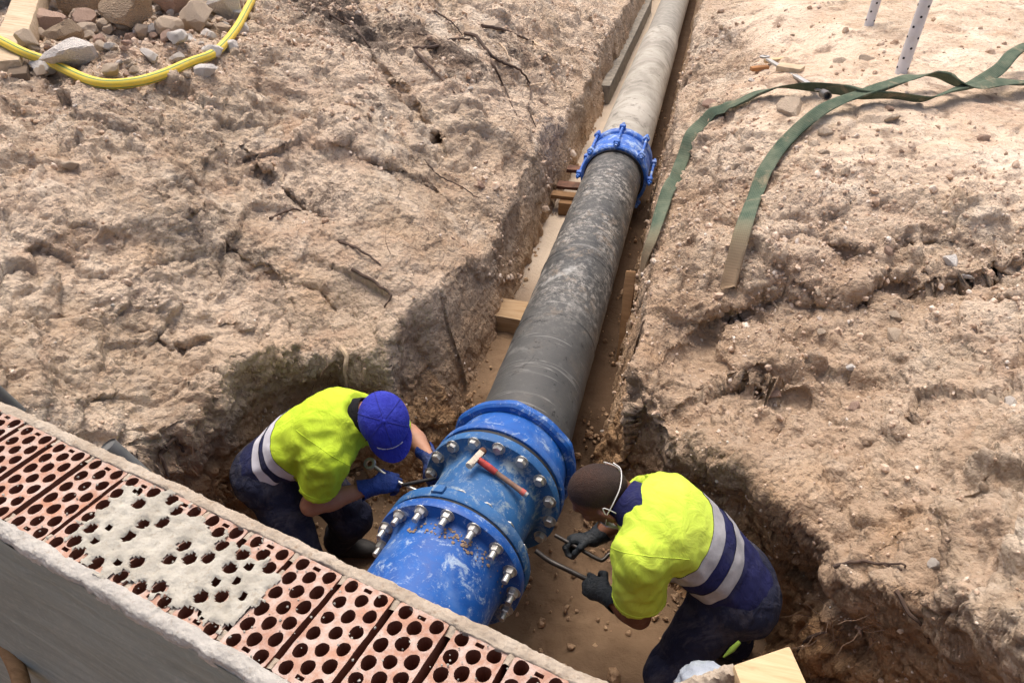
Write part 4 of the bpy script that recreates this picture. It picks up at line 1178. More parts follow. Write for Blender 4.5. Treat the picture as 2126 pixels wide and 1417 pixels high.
# beam and plastic at the lower right corner
z_ = .62
bq = [P(1522,1378,z_), P(1640,1338,z_), P(1700,1440,z_), P(1560,1480,z_)]
def slab(name, quad, th, mat, label, cat, jag=.0):
    top = [np.asarray(p) for p in quad]; b = MB()
    lowq = [p - [0, 0, th] for p in top]
    b.add(top+lowq, [[0,1,2,3],[7,6,5,4],[0,4,5,1],[1,5,6,2],[2,6,7,3],[3,7,4,0]])
    o = b.build(name, mat, bevel=.008, seg=2); tag(o, label, cat); return o
ex = nrm(bq[3]-bq[0])
slab('timber_offcut', [bq[0], bq[1], bq[1]+ex*.5, bq[0]+ex*.5], .14, M['fresh_wood'], 'pale sawn timber end at the lower right corner of the picture', 'timber')
def ledge():
    a = P(1372, 1428, .58); b = P(1520, 1376, .60); n = 60; V = []; F = []
    d = nrm(b-a); w = nrm(np.cross([0,0,1], d)); w = -w if w[1] > 0 else w
    prof = [(-.01,-.12),(-.006,-.02),(0,.0),(.012,.006),(.026,.003),(.034,-.012),(.04,-.05)]
    for i in range(n+1):
        for v, z in prof: V.append(a + (b-a)*i/n + w*v + np.array([0,0,z]))
    V = np.array(V); V += .008*np.stack([fbm(V*45+k*20, 3) for k in range(3)], 1)
    m = len(prof); 
    for i in range(n):
        for j in range(m-1): F.append([i*m+j, i*m+j+1, (i+1)*m+j+1, (i+1)*m+j])
    tag(MB().add(V, F).build('mortar_crust', M['edge_mortar']), 'crumbling mortar crust left of the pale timber end at the bottom edge', 'mortar')
    c = P(1478, 1440, .46); bm = bmesh.new(); bmesh.ops.create_icosphere(bm, subdivisions=4, radius=1)
    V = np.array([v.co for v in bm.verts]); f = 1 + .35*ridged(V*1.6+4, 3)*.5
    for v, s in zip(bm.verts, f): v.co = Vector(c) + Vector((v.co.x*.085*s, v.co.y*.07*s, v.co.z*.06*s))
    me = bpy.data.meshes.new('plastic_sheet'); bm.to_mesh(me); bm.free(); me.polygons.foreach_set('use_smooth', np.full(len(me.polygons), True))
    k = NT('crumpled_plastic'); 
    tag(link('plastic_sheet', me, k.done(k.mix(k.noise(20, 4), (.20,.24,.29), (.40,.44,.50)), .25, k.bump(k.noise(30, 4), .5, .02))), 'crumpled bluish plastic lying below the mortar crust at the bottom edge', 'plastic')
ledge()
# curved wooden pole at the lower left and the grey tube ends behind the wall
MB().tube(spline([P(-60,1230,.35), P(5,1330,.38), P(40,1400,.40), P(52,1480,.42)], 8), .022, 12).build('wooden_handle', M['brown_wood']); tag(bpy.data.objects['wooden_handle'], 'curved brown wooden handle in the dark lower left corner', 'handle')
for (u0, v0, u1, v1, zt, r_, lab) in ((222,925,292,985,.98,.026,'grey metal tube end poking out behind the middle of the brick wall'), (-25,800,24,842,1.02,.022,'grey metal tube end behind the left end of the brick wall')):
    t_ = thing('metal_tube', lab, 'tube', P(u1, v1, zt-.12))
    a = P(u0, v0, zt); b = P(u1+14, v1+14, zt-.14)
    MB().tube([a, a+(b-a)*.5, b], r_, 20, cap=False).build('tube_wall', plain('dull_grey_metal', (.17,.18,.18), .6, .4), t_)
    MB().tube([a+(b-a)*.03, a+(b-a)*.04], r_*.98, 20).build('end_plug', plain('dark_plug', (.10,.105,.105), .7), t_)
# blue tarp corner
def tarp():
    c, n = hit(8, 14); n_ = 26; V = []; F = []
    for i in range(n_):
        for j in range(n_):
            x = -.9 + .95*i/(n_-1); y = -.15 + .9*j/(n_-1)
            V.append(c + [x+.20, y-.1, .30])
    V = np.array(V); V[:, 2] += .10*fbm(V*3.0, 4) + .03*ridged(V*6, 2)
    for i in range(n_-1):
        for j in range(n_-1): F.append([i*n_+j, (i+1)*n_+j, (i+1)*n_+j+1, i*n_+j+1])
    k = NT('blue_tarpaulin')
    o = link('tarpaulin', mesh_np('tarpaulin', V, np.array(F), True), k.done(k.mix(k.noise(8, 4), (.03,.10,.30), (.07,.19,.45)), .45, k.bump(k.noise(20, 4), .4, .02)))
    so = o.modifiers.new('thick', 'SOLIDIFY'); so.thickness = .004
    tag(o, 'corner of a crumpled blue tarpaulin behind the timber post', 'tarpaulin')
tarp()

# ------------------------------------------------------------------ yellow hose, strap, poles, steel bar
def above(pts, clear):
    out = []
    for p in pts:
        loc, n, i, d = BVH.ray_cast(Vector((p[0], p[1], p[2]+.35)), Vector((0, 0, -1)), 1.5)
        q = np.array(p, float)
        if loc is not None: q[2] = max(q[2], loc[2]+clear)
        out.append(q)
    return np.array(out)
def hose():
    pts = []
    for u, v in [(-70,108),(0,128),(60,147),(120,165),(200,182),(270,185),(340,175),(400,150),(450,115),(490,75),(515,35),(530,0),(538,-45)]:
        p, n = hit(u, v); pts.append(p + np.array([0,0,.03 + (.10 if u <= 60 else .0)]))
    pts = above(spline(pts, 8), .03)
    for k in range(60):
        pts[1:-1, 2] = (pts[:-2, 2]+2*pts[1:-1, 2]+pts[2:, 2])/4
        if k < 8: pts[1:-1] = (pts[:-2]+2*pts[1:-1]+pts[2:])/4
    n = 20; b = MB().tube(pts, .0275, n)
    me = b.mesh('yellow_hose', True)
    at = me.attributes.new('ang', 'FLOAT', 'POINT'); at.data.foreach_set('value', np.array([(i % n)/n for i in range(len(b.V))], np.float32))
    k = NT('yellow_hose_plastic')
    a = k.attr('ang')
    def band(c, w): return k.ramp(k.math('ABSOLUTE', k.math('SUBTRACT', a, c)), [(w, 1), (w+.012, 0)])
    c = k.mix(k.ramp(k.noise(5, 4), [(.3, 0), (.7, 1)]), (.74,.50,.03), (.80,.62,.07))
    for q in (.10, .35, .60, .85): c = k.mix(band(q, .02), c, (.16,.27,.07))
    c = k.mix(k.ramp(k.noise(14, 6, .7), [(.58, 0), (.75, .6)]), c, (.55,.42,.24))
    c = k.mix(k.ramp(k.noise(30, 6, .75), [(.5, 0), (.7, .45)]), c, (.50,.40,.26))
    m = k.done(c, .68, k.bump(k.noise(60, 3), .2, .004))
    tag(link('yellow_hose', me, m), 'thick yellow hose with thin green stripes curving round the rubble heap', 'hose')
hose()
def _web():
    k = NT('green_webbing')
    x = k.attr('across'); l = k.attr('along')
    w = k.ramp(k.math('PINGPONG', k.math('MULTIPLY', x, 9), .5), [(.1, 0), (.4, 1)])
    c = k.mix(w, (.045,.070,.048), (.085,.125,.09))
    c = k.mix(k.ramp(k.noise(9, 5, .65), [(.36, 0), (.66, .8)]), c, (.155,.18,.125))
    c = k.mix(k.ramp(k.noise(7, 5, .65, dist=.5), [(.56, 0), (.72, .8)]), c, (.33,.27,.18))
    tip = k.ramp(k.math('MULTIPLY', l, 1.0), [(.0, 1), (.05, .8), (.12, 0)])
    c = k.mix(k.math('MULTIPLY', tip, .85), c, (.34,.235,.15))
    h = k.math('ADD', k.math('PINGPONG', k.math('MULTIPLY', x, 14), .5), k.math('PINGPONG', k.math('MULTIPLY', l, 260), .5))
    return k.done(c, .9, k.bump(h, .35, .004), spec=.15)
M['web'] = _web()
strap = thing('lifting_strap', 'green woven lifting strap lying twisted on the right bank with two legs hanging down', 'strap', hit(1750, 225)[0])
def ribbon(path, width=.084, th=.006):
    """path of (u, v, twist deg, lift)"""
    P0 = []; N0 = []; T0 = []
    nfree = sum(len(q) == 5 for q in path)
    for u, v, tw, lf, *fz in path:
        p, n = hit(u, v)
        if fz: P0.append(P(u, v, fz[0])); N0.append(nrm([-.75,-.35,.55])); T0.append(tw); continue
        P0.append(p + np.array([0, 0, .7])*lf + n*lf*.5); N0.append(nrm(n*.5 + np.array([0,-.45,.8]))); T0.append(tw)
    pts = np.array(spline(P0, 9)); m = len(pts)
    nn = np.array(spline(N0, 9)); tw = np.array(spline([[t] for t in T0], 9)).ravel()
    for k in range(60): nn[1:-1] = (nn[:-2]+nn[1:-1]+nn[2:])/3
    i0 = max(0, nfree*9-4); pts = np.concatenate([pts[:i0], above(pts[i0:], .045)]) if nfree else above(pts, .045)
    for k in range(3): pts[1:-1] = (pts[:-2]+2*pts[1:-1]+pts[2:])/4
    V = []; ac = []; al = []; F = []; nw = 6
    L = np.r_[0, np.cumsum(np.linalg.norm(np.diff(pts, axis=0), axis=1))]
    for i in range(m):
        t = nrm(pts[min(i+1, m-1)]-pts[max(i-1, 0)]); n = nn[i]; n = nrm(n - t*(n@t)); s = np.cross(t, n); a = R(tw[i])
        s2 = s*math.cos(a) + n*math.sin(a); n2 = np.cross(s2, t)
        for side in (1, -1):
            for j in range(nw+1):
                x = j/nw - .5
                wv = .012*math.sin(L[i]*9 + x*3)*abs(x)
                V.append(pts[i] + s2*x*width*side + n2*(side*th/2 + wv*1.0 - .05*x*x*width)); ac.append(x*side+.5); al.append(L[i]/L[-1])
    r = 2*(nw+1)
    for i in range(m-1):
        for j in range(r): F.append([i*r+j, i*r+(j+1) % r, (i+1)*r+(j+1) % r, (i+1)*r+j])
    me = MB().add(V, F).mesh('strap_leg', True)
    for nm, arr in (('across', ac), ('along', al)):
        at = me.attributes.new(nm, 'FLOAT', 'POINT'); at.data.foreach_set('value', np.array(arr, np.float32))
    return link('strap_leg', me, M['web'], strap)
ribbon([(1349,540,0,0,.20),(1341,566,0,0,.10),(1331,570,0,0,.09),(1339,535,0,0,.22),(1356,490,0,0,.33),(1378,436,-8,.03),(1402,380,-15,.035),(1422,328,-10,.035),(1453,273,0,.035),(1496,242,5,.04),(1547,218,15,.045),(1612,201,40,.05),(1673,201,68,.06),(1741,210,80,.06),(1793,217,70,.05),(1861,219,60,.05),(1912,219,60,.05),(1963,214,40,.06),(2015,200,10,.07),(2056,182,-10,.10),(2086,156,10,.14),(2130,148,20,.15),(2200,160,20,.05)])
ribbon([(1510,612,25,.015),(1522,570,5,.03),(1548,478,0,.04),(1574,412,0,.04),(1601,344,0,.04),(1639,297,5,.04),(1690,254,5,.05),(1741,233,10,.06),(1810,213,10,.08),(1878,196,15,.09),(1929,188,50,.09),(1960,193,75,.08),(1987,201,50,.07),(2020,206,15,.07),(2066,200,10,.08),(2130,184,30,.05),(2200,170,20,.04)])
def poles():
    k = NT('white_pole_paint')
    mt = k.done(k.mix(k.ramp(k.noise(12, 4), [(.4, 0), (.75, .6)]), (.64,.64,.66), (.50,.46,.41)), .5)
    dk = plain('pole_hole', (.02,.02,.025), .8)
    for (u, v, u1, v1, r_, L, lab) in ((1869,152,1905,0,.041,1.25,'nearer white round pole dotted with dark holes standing on the right ground'), (1803,52,1814,0,.037,1.2,'farther white round pole dotted with dark holes at the top edge')):
        b, n = hit(u, v); b = b - [0, 0, .05]
        d = ray(u1, v1); e = np.array([0, 0, 1.0])
        dirv = nrm([.06, .02, 1.0])
        t_ = thing('perforated_pole', lab, 'pole', b)
        MB().tube([b, b+dirv*L*.5, b+dirv*L], r_, 24).build('pole_tube', mt, t_)
        hb = MB(); a = nrm(np.cross(dirv, [0,1,0])); c = np.cross(dirv, a)
        for i in range(17):
            for q0 in (0, 120, 240):
                q = R(q0 + i*37 + 20); rd = a*math.cos(q)+c*math.sin(q); o = b + dirv*(.09+i*.068) + rd*(r_-.0085)
                hb.tube([o, o+rd*.0095], .0085, 10)
        hb.build('hole_row', dk, t_, smooth=False)
poles()
def steel_bar():
    a, _ = hit(1584, 138); b, _ = hit(1705, 216)
    a = a + [0, 0, .03]; b = b + [0, 0, .03]; x = nrm(b-a); y = nrm(np.cross([0,0,1], x)); z = np.cross(x, y)
    t_ = thing('ring_spanner', 'grey steel spanner lying on the ground behind the green strap', 'spanner', (a+b)/2)
    ln = np.array([a+(b-a)*t for t in np.linspace(0, 1, 24)]); up_ = above(ln, .022)[:, 2]-ln[:, 2]
    lift_ = max(0, np.percentile(up_, 85)); a = a + [0, 0, lift_-.012]; b = b + [0, 0, lift_-.02]
    L = np.linalg.norm(b-a)
    MB().box((a+b)/2, L*.86, .040, .016, [x, y, z]).build('shaft', M['galv'], t_, bevel=.004)
    MB().lathe(a - z*.009, z, [(0, .020), (0, .036), (.004, .040), (.014, .040), (.018, .036), (.018, .020)], 24, closed=True).build('ring_end', M['galv'], t_)
    MB().lathe(b - x*.02, x, [(0, .001), (0, .026), (.05, .028), (.09, .028), (.09, .020), (.05, .018), (.05, .001)], 20).build('socket_end', M['steel'], t_)
    bl = wood('split_wood', (.30,.13,.05), (.48,.26,.12))
    p, n = hit(1572, 150); beam('wood_chip', p + [-.05,0,.02], p + [.08,.05,.03], .06, .03, bl, label='orange brown chip of wood beside the ring of the spanner', cat='wood chip')
    p, n = hit(1605, 133); beam('wood_chip', p + [-.07,-.01,.02], p + [.09,.05,.03], .05, .03, M['fresh_wood'], label='yellowish splinter of wood behind the spanner ring', cat='wood chip')
    p, n = hit(1640, 148); beam('wood_chip', p + [-.08,.03,.02], p + [.08,-.03,.02], .12, .04, M['old_wood'], label='pale flat chip of wood right of the spanner', cat='wood chip')
steel_bar()

# hammer lying across the joint body
def hammer():
    t0 = .40; q0, q1 = math.pi-1.78, math.pi-.66
    rb = .217
    def on(t, q, l): return ring_pt(t, rb+l, q)
    h0 = on(.365, q0, .022); h1 = on(.395, q1, .016)
    # straight handle resting on the curved body at its middle
    mid = on(.385, .5*(q0+q1), .018)
    x = nrm(h1-h0); cpt = mid; L = .245
    a = cpt - x*L*.52; b = cpt + x*L*.50
    up = nrm(ring_pt(.385, 1, .5*(q0+q1)) - ring_pt(.385, 0, .5*(q0+q1))); y = nrm(np.cross(up, x)); z = np.cross(x, y)
    t_ = thing('hammer', 'dusty hammer with a red and bare steel handle lying on top of the teal joint', 'hammer', cpt)
    rd = plain('red_grip', (.36,.035,.028), .65, var=.5, scale=40)
    MB().tube([a+x*.02, a+x*.06, a+x*.11], [.0125, .0145, .013], 14).build('red_sleeve', rd, t_)
    MB().tube([a+x*.11, a+x*.2, b-x*.02], [.0105, .011, .012], 14).build('shaft', plain('muddy_handle', (.20,.12,.085), .8, var=.5), t_)
    MB().tube([b-x*.02, b], [.0135, .0135], 14).build('end_band', plain('faded_red', (.42,.10,.08), .6), t_)
    MB().tube([b, b+x*.012], [.012, .011], 14).build('end_cap', M['galv'], t_)
    hm = _mortar('dusty_hammer_steel', (.48,.42,.34), (.66,.60,.50), (.2,.16,.13))
    c = a + x*.012
    MB().box(c, .026, .085, .025, [x, y, z]).build('hammer_head', hm, t_, bevel=.005)
    MB().lathe(c + y*.039, y, [(0, .001), (0, .0155), (.018, .0155), (.021, .014), (.021, .001)], 16).build('striking_face', M['rust'], t_)
    MB().lathe(c - y*.039, -y, [(0, .001), (0, .0155), (.018, .0155), (.021, .013), (.021, .001)], 16).build('striking_face', hm, t_)
hammer()
# ------------------------------------------------------------------ people: smooth implicit bodies turned into meshes
def surfnet(f, lo, hi, h):
    lo = np.asarray(lo, float); hi = np.asarray(hi, float)
    n = np.ceil((hi-lo)/h).astype(int)+1
    ax = [lo[i]+h*np.arange(n[i]) for i in range(3)]
    g = np.stack(np.meshgrid(*ax, indexing='ij'), -1).reshape(-1, 3)
    # evaluate coarsely first, then only near the surface
    nc = (n+3)//4 + 1
    gc = np.stack(np.meshgrid(*[lo[i]+4*h*np.arange(nc[i]) for i in range(3)], indexing='ij'), -1).reshape(-1, 3)
    dc = f(gc).reshape(nc)
    ix = [np.minimum((np.arange(n[i])+2)//4, nc[i]-1) for i in range(3)]
    d = dc[np.ix_(*ix)].reshape(-1).copy()
    q = np.where(np.abs(d) < 5*h + .035)[0]
    for i in range(0, len(q), 200000): d[q[i:i+200000]] = f(g[q[i:i+200000]])
    d = d.reshape(n)
    s = d < 0
    c = n-1
    cnt = np.zeros(c, int); acc = np.zeros((*c, 3)); cell_any = np.zeros(c, int)
    corners = [(a, b, e) for a in (0,1) for b in (0,1) for e in (0,1)]
    def sub(A, o): return A[o[0]:o[0]+c[0], o[1]:o[1]+c[1], o[2]:o[2]+c[2]]
    for i, o1 in enumerate(corners):
        for o2 in corners[i+1:]:
            df = np.abs(np.array(o1)-np.array(o2))
            if df.sum() != 1: continue
            d1, d2 = sub(d, o1), sub(d, o2); m = (d1 < 0) != (d2 < 0)
            t = np.where(m, d1/np.where(m, d1-d2, 1), 0)
            for k in range(3): acc[..., k] += np.where(m, o1[k] + t*(o2[k]-o1[k]), 0)
            cnt += m
    act = cnt > 0
    idx = np.full(c, -1); idx[act] = np.arange(act.sum())
    ii = np.argwhere(act)
    V = lo + h*(ii + acc[act]/cnt[act][:, None])
    F = []
    for k in range(3):
        a = [slice(1, c[j]) for j in range(3)]
        o = np.zeros(3, int); o[k] = 1
        base = [slice(1, c[j]) if j != k else slice(0, c[j]) for j in range(3)]
        p0 = s[tuple(slice(1, c[j]) if j != k else slice(0, c[j]) for j in range(3))]
        p1 = s[tuple(slice(1, c[j]) if j != k else slice(1, c[j]+1) for j in range(3))]
        u, v = [j for j in range(3) if j != k]
        m = p0 != p1
        pos = np.argwhere(m)
        if not len(pos): continue
        for j in (u, v): pos[:, j] += 1
        def cell(du, dv):
            q = pos.copy(); q[:, u] += du; q[:, v] += dv
            return idx[q[:,0], q[:,1], q[:,2]]
        quad = np.stack([cell(-1,-1), cell(0,-1), cell(0,0), cell(-1,0)], 1)
        flip = p0[m] if k != 1 else ~p0[m]
        quad[~flip] = quad[~flip][:, ::-1]
        F.append(quad)
    F = np.concatenate(F); F = F[(F >= 0).all(1)]
    return V, F
def cap(p, a, b, ra, rb, flat=None, w=None):
    """tapered capsule; optional flattening (factor) along axis w"""
    a = np.asarray(a, float); b = np.asarray(b, float); e = b-a
    q = p-a; t = np.clip(q@e/(e@e), 0, 1); r = q - t[:, None]*e
    if flat:
        w = nrm(w); k = r@w; r = r + np.outer(k*(1/flat-1), w)
    return np.linalg.norm(r, axis=1) - (ra + (rb-ra)*t)
def ell(p, c, ax, rad):
    q = (p-np.asarray(c))@np.asarray(ax).T/np.asarray(rad)
    l = np.linalg.norm(q, axis=1)
    return (l-1)*min(rad)
def smin(a, b, k):
    h = np.clip(.5+.5*(b-a)/k, 0, 1)
    return b + (a-b)*h - k*h*(1-h)
def smins(ds, k):
    o = ds[0]
    for d in ds[1:]: o = smin(o, d, k)
    return o
def sculpt(name, f, pts, pad, h, mat, parent, smooth_it=1):
    pts = np.array(pts); V, F = surfnet(f, pts.min(0)-pad, pts.max(0)+pad, h)
    for k in range(smooth_it):       # Laplacian relax
        acc = np.zeros_like(V); n = np.zeros(len(V))
        for a in range(4):
            b = (a+1) % 4
            for i_, j_ in ((a, b), (b, a)):
                for c in range(3): acc[:, c] += np.bincount(F[:, i_], V[F[:, j_], c], len(V))
                n += np.bincount(F[:, i_], minlength=len(V))
        V = V*.4 + .6*acc/np.maximum(n, 1)[:, None]
    me = mesh_np(name, V, F, True)
    bm = bmesh.new(); bm.from_mesh(me); bmesh.ops.recalc_face_normals(bm, faces=bm.faces); bm.to_mesh(me); bm.free()
    me.polygons.foreach_set('use_smooth', np.full(len(me.polygons), True))
    return me
def slice_mesh(me, cuts, keep):
    """cut a copy of me by planes [(co, no)] and keep faces where keep(centre) is True"""
    bm = bmesh.new(); bm.from_mesh(me)
    for co, no in cuts:
        bmesh.ops.bisect_plane(bm, geom=bm.verts[:]+bm.edges[:]+bm.faces[:], dist=1e-6, plane_co=Vector(co), plane_no=Vector(no))
    ok_ = keep(np.array([f.calc_center_median() for f in bm.faces]))
    dead = [f for f, k_ in zip(bm.faces, ok_) if not k_]
    bmesh.ops.delete(bm, geom=dead, context='FACES')
    out = bpy.data.meshes.new('part'); bm.to_mesh(out); bm.free()
    out.polygons.foreach_set('use_smooth', np.full(len(out.polygons), True))
    return out
def inflate(me, d):
    n = np.zeros(len(me.vertices)*3, np.float32); v = n.copy()
    me.vertex_normals.foreach_get('vector', n); me.vertices.foreach_get('co', v)
    me.vertices.foreach_set('co', v + n*d); me.update()
    return me

def _cloth(name, a, b, dirt=None, fold=.5, rough=.9, scale=1.0, dstr=.75):
    k = NT(name)
    c = k.mix(k.ramp(k.noise(7*scale, 5, .6), [(.3, 0), (.7, 1)]), a, b)
    if dirt: c = k.mix(k.ramp(k.noise(6, 7, .7, dist=.8), [(.48, 0), (.72, dstr)]), c, dirt)
    f = k.noise(13*scale, 4, .55, vec=k.mapping((1.6,1.6,.8), (.5,.3,.2)), dist=1.2)
    h = k.math('ADD', f, k.math('MULTIPLY', k.noise(420, 2), .06))
    return k.done(c, rough, k.bump(h, fold, .018), spec=.2)
M['fluo'] = _cloth('fluorescent_yellow_knit', (.42,.60,.03), (.53,.71,.05), (.30,.42,.04), .55, .9, .7, .45)
M['fluo2'] = _cloth('fluorescent_lemon_knit', (.49,.66,.055), (.60,.77,.10), (.36,.42,.08), .55, .9, .7, .40)
M['navy'] = _cloth('navy_cotton', (.010,.013,.045), (.022,.027,.085), (.06,.06,.085), .55)
M['navy2'] = _cloth('navy_blue_cotton', (.010,.012,.055), (.020,.023,.092), (.05,.055,.095), .6)
M['work'] = _cloth('dusty_navy_trousers', (.009,.011,.028), (.024,.028,.055), (.11,.105,.12), .9)
M['black'] = _cloth('black_cloth', (.006,.006,.008), (.014,.014,.018), None, .5)
def _refl():
    k = NT('grey_reflective_tape')
    c = k.mix(k.ramp(k.noise(16, 5, .65), [(.35, 0), (.7, 1)]), (.30,.31,.34), (.46,.47,.50))
    return k.done(c, .42, k.bump(k.math('ADD', k.noise(16, 4), k.math('MULTIPLY', k.voro(500), .1)), .35, .01), .15)
M['tape'] = _refl()
M['tape_light'] = plain('pale_reflective_tape', (.58,.59,.66), .45, 0, .15, 12, .3, 16, .01)
def _skin(name, a, b, d):
    k = NT(name)
    c = k.mix(k.noise(9, 5, .6), a, b); c = k.mix(k.ramp(k.noise(26, 6, .7), [(.52, 0), (.75, .6)]), c, d)
    k.b.inputs['Subsurface Weight'].default_value = .06
    k.b.inputs['Subsurface Radius'].default_value = (.01,.004,.002)
    return k.done(c, .55, k.bump(k.noise(90, 5), .2, .003), spec=.35)
M['skin_a'] = _skin('tanned_skin', (.33,.165,.10), (.46,.245,.16), (.42,.29,.21))
M['skin_b'] = _skin('brown_skin', (.105,.042,.022), (.175,.075,.042), (.22,.14,.10))
M['glove_blue'] = _cloth('blue_glove_rubber', (.010,.030,.16), (.02,.055,.25), (.10,.12,.17), .5, .6, 3)
M['glove_black'] = _cloth('black_glove_rubber', (.008,.011,.014), (.020,.026,.032), (.07,.075,.08), .5, .6, 3)
M['cap'] = _cloth('royal_blue_cap_cotton', (.020,.026,.30), (.035,.05,.40), (.02,.025,.22), .5, .85, 2)
def _hair(name, a, b, sk):
    k = NT(name)
    c = k.mix(k.ramp(k.math('ADD', k.math('MULTIPLY', k.noise(9, 3), .7), k.math('MULTIPLY', k.noise(150, 3, .8), .5)), [(.45, 0), (.8, 1)]), a, b)
    ed = k.math('ADD', k.attr('depth'), k.math('MULTIPLY', k.math('SUBTRACT', k.noise(170, 4, .8), .5), .9))
    c = k.mix(k.ramp(ed, [(.30, 0), (.75, 1)]), sk, c)
    c = k.mix(k.math('MULTIPLY', k.attr('crown_sheen'), k.ramp(k.noise(45, 5, .75), [(.35, .15), (.7, .75)])), c, sk)  # sheen on the crown painted in as scalp tone over thin hair
    return k.done(c, .6, k.bump(k.noise(240, 4, .8), .8, .006), spec=.3)
M['hair_b'] = _hair('short_black_hair', (.016,.010,.008), (.052,.030,.021), (.125,.052,.029))
M['hair_a'] = _hair('short_dark_hair', (.02,.014,.010), (.06,.045,.032), (.39,.20,.13))
M['boot'] = plain('dusty_black_boot', (.018,.017,.017), .7, 0, .6)

def frame(f, u):
    f = nrm(f); u = np.asarray(u, float); u = nrm(u - f*(u@f)); r = np.cross(f, u)
    return f, u, r                     # forward, up, right-hand side
def head_sdf(p, c, f, u, r, sc=1.0):
    """head centred on the cranium; c = middle of the skull"""
    c = np.asarray(c)
    def at(a, b, e): return c + (f*a + u*b + r*e)*sc
    ax = np.array([f, u, r])
    d = ell(p, at(-.005,.01,0), ax, np.array([.098,.092,.076])*sc)
    d = smin(d, ell(p, at(.035,-.055,0), ax, np.array([.062,.070,.058])*sc), .03*sc)
    d = smin(d, ell(p, at(.062,-.098,0), ax, np.array([.030,.026,.032])*sc), .025*sc)      # chin
    d = smin(d, cap(p, at(.088,.005,-.028), at(.088,.005,.028), .014*sc, .014*sc), .015*sc)  # brow
    d = smin(d, cap(p, at(.092,-.002,0), at(.116,-.044,0), .009*sc, .015*sc), .010*sc)       # nose
    for s in (-1, 1):
        d = smin(d, ell(p, at(.070,-.035,.040*s), ax, np.array([.022,.020,.020])*sc), .02*sc)  # cheek
        d = -smin(-d, ell(p, at(.098,-.014,.031*s), ax, np.array([.013,.010,.015])*sc), .008*sc)  # eye socket
        d = smin(d, ell(p, at(.082,-.014,.031*s), ax, np.array([.012,.011,.012])*sc), .003*sc)    # eyeball
        e = ell(p, at(-.016,-.025,.086*s), np.array([nrm(f*.9-r*s*.5), u, nrm(r*s*.9+f*.5)]), np.array([.024,.037,.010])*sc)
        e = -smin(-e, ell(p, at(-.006,-.022,.097*s), ax, np.array([.012,.021,.008])*sc), .004*sc)
        d = smin(d, e, .008*sc)
    d = smin(d, cap(p, at(.100,-.070,-.016), at(.100,-.070,.016), .007*sc, .007*sc), .008*sc)   # lips
    d = smin(d, cap(p, at(.098,-.083,-.014), at(.098,-.083,.014), .008*sc, .008*sc), .006*sc)
    return d
def folds(p, axis, freq, amp, seed, across=3.0):
    """soft creases: ridged noise stretched along 'axis'"""
    axis = nrm(axis); k = p@axis
    q = p*freq - np.outer(k*freq*(1-1/across), axis) + seed
    q = q + .25*np.stack([perlin(p*6+seed), perlin(p*6+seed+9), perlin(p*6+seed+21)], 1)
    return amp*(1-2.2*np.abs(perlin(q)))
def glove(name, wrist, d, pn, bar_r, mat, parent, thumb_side, curl=1.0, elbow=None):
    """gloved right/left hand closed round something: d wrist->knuckles, pn palm normal"""
    d = nrm(d); pn = np.asarray(pn, float); pn = nrm(pn - d*(pn@d)); s = np.cross(d, pn)*thumb_side   # s points to the thumb side
    wrist = np.asarray(wrist)
    chains = []
    for i, (off, L, rr) in enumerate(((.034,.92,.0115),(.011,1.0,.012),(-.012,.95,.0115),(-.033,.78,.010))):
        base = wrist + d*(.092 - .006*abs(i-1)) + s*off
        pts = [wrist + d*.045 + s*off*.8, base]; ang = .15
        for seg, turn in ((.042, .75), (.028, 1.05), (.022, .75)):
            ang += turn*curl*(1+.06*(i-1.5))
            pts.append(pts[-1] + (d*math.cos(ang) + pn*math.sin(ang))*seg*L)
        chains.append((pts, rr))
    tb = wrist + d*.030 + s*.032 + pn*.006
    t1 = tb + nrm(d*.55 + s*.75 + pn*.35)*.042
    t2 = t1 + nrm(d*.75 + pn*.75 - s*.10)*.032
    t3 = t2 + nrm(d*.35 + pn*.75 - s*.55)*.026
    ax = np.array([d, s, pn])
    el = wrist - d*.055 if elbow is None else wrist + nrm(np.asarray(elbow)-wrist)*.055
    def f(p):
        dd = ell(p, wrist + d*.058 + pn*.002, ax, (.056,.046,.025))
        dd = smin(dd, cap(p, wrist, el, .036, .047), .02)
        for pts, rr in chains:
            fd = smins([cap(p, pts[k], pts[k+1], rr*(1.08-.05*k), rr*(1.03-.05*k)) for k in range(1, 4)], .004)
            fd = smin(fd, cap(p, pts[0], pts[1], rr, rr*1.1), .006)
            dd = smin(dd, fd, .0045)
        td = smins([cap(p, wrist + d*.015 + s*.012, tb, .018, .017), cap(p, tb, t1, .0165, .0145), cap(p, t1, t2, .0140, .0130), cap(p, t2, t3, .0125, .0105)], .008)
        dd = smin(dd, td, .008)
        return dd + folds(p, s, 60, .0012, 3.3)
    allp = [wrist, el, t1, t2, t3] + [q for c_, _ in chains for q in c_]
    me = sculpt(name, f, allp, .03, .0042, mat, parent, 1)
    # open cuff
    me2 = slice_mesh(me, [(el, nrm(el-wrist))], lambda c: (c-el)@nrm(el-wrist) < 0)
    bm = bmesh.new(); bm.from_mesh(me2); bm.verts.ensure_lookup_table(); seen = set(); best = []
    for v in bm.verts:
        if v.index in seen: continue
        st = [v]; isl = []; seen.add(v.index)
        while st:
            w_ = st.pop(); isl.append(w_)
            for e_ in w_.link_edges:
                x_ = e_.other_vert(w_)
                if x_.index not in seen: seen.add(x_.index); st.append(x_)
        if len(isl) > len(best): best = isl
    bs = set(best); bmesh.ops.delete(bm, geom=[v for v in bm.verts if v not in bs], context='VERTS'); bm.to_mesh(me2); bm.free()
    o = link(name, me2, mat, parent)
    grip = wrist + d*.085 + pn*.03
    return o, grip

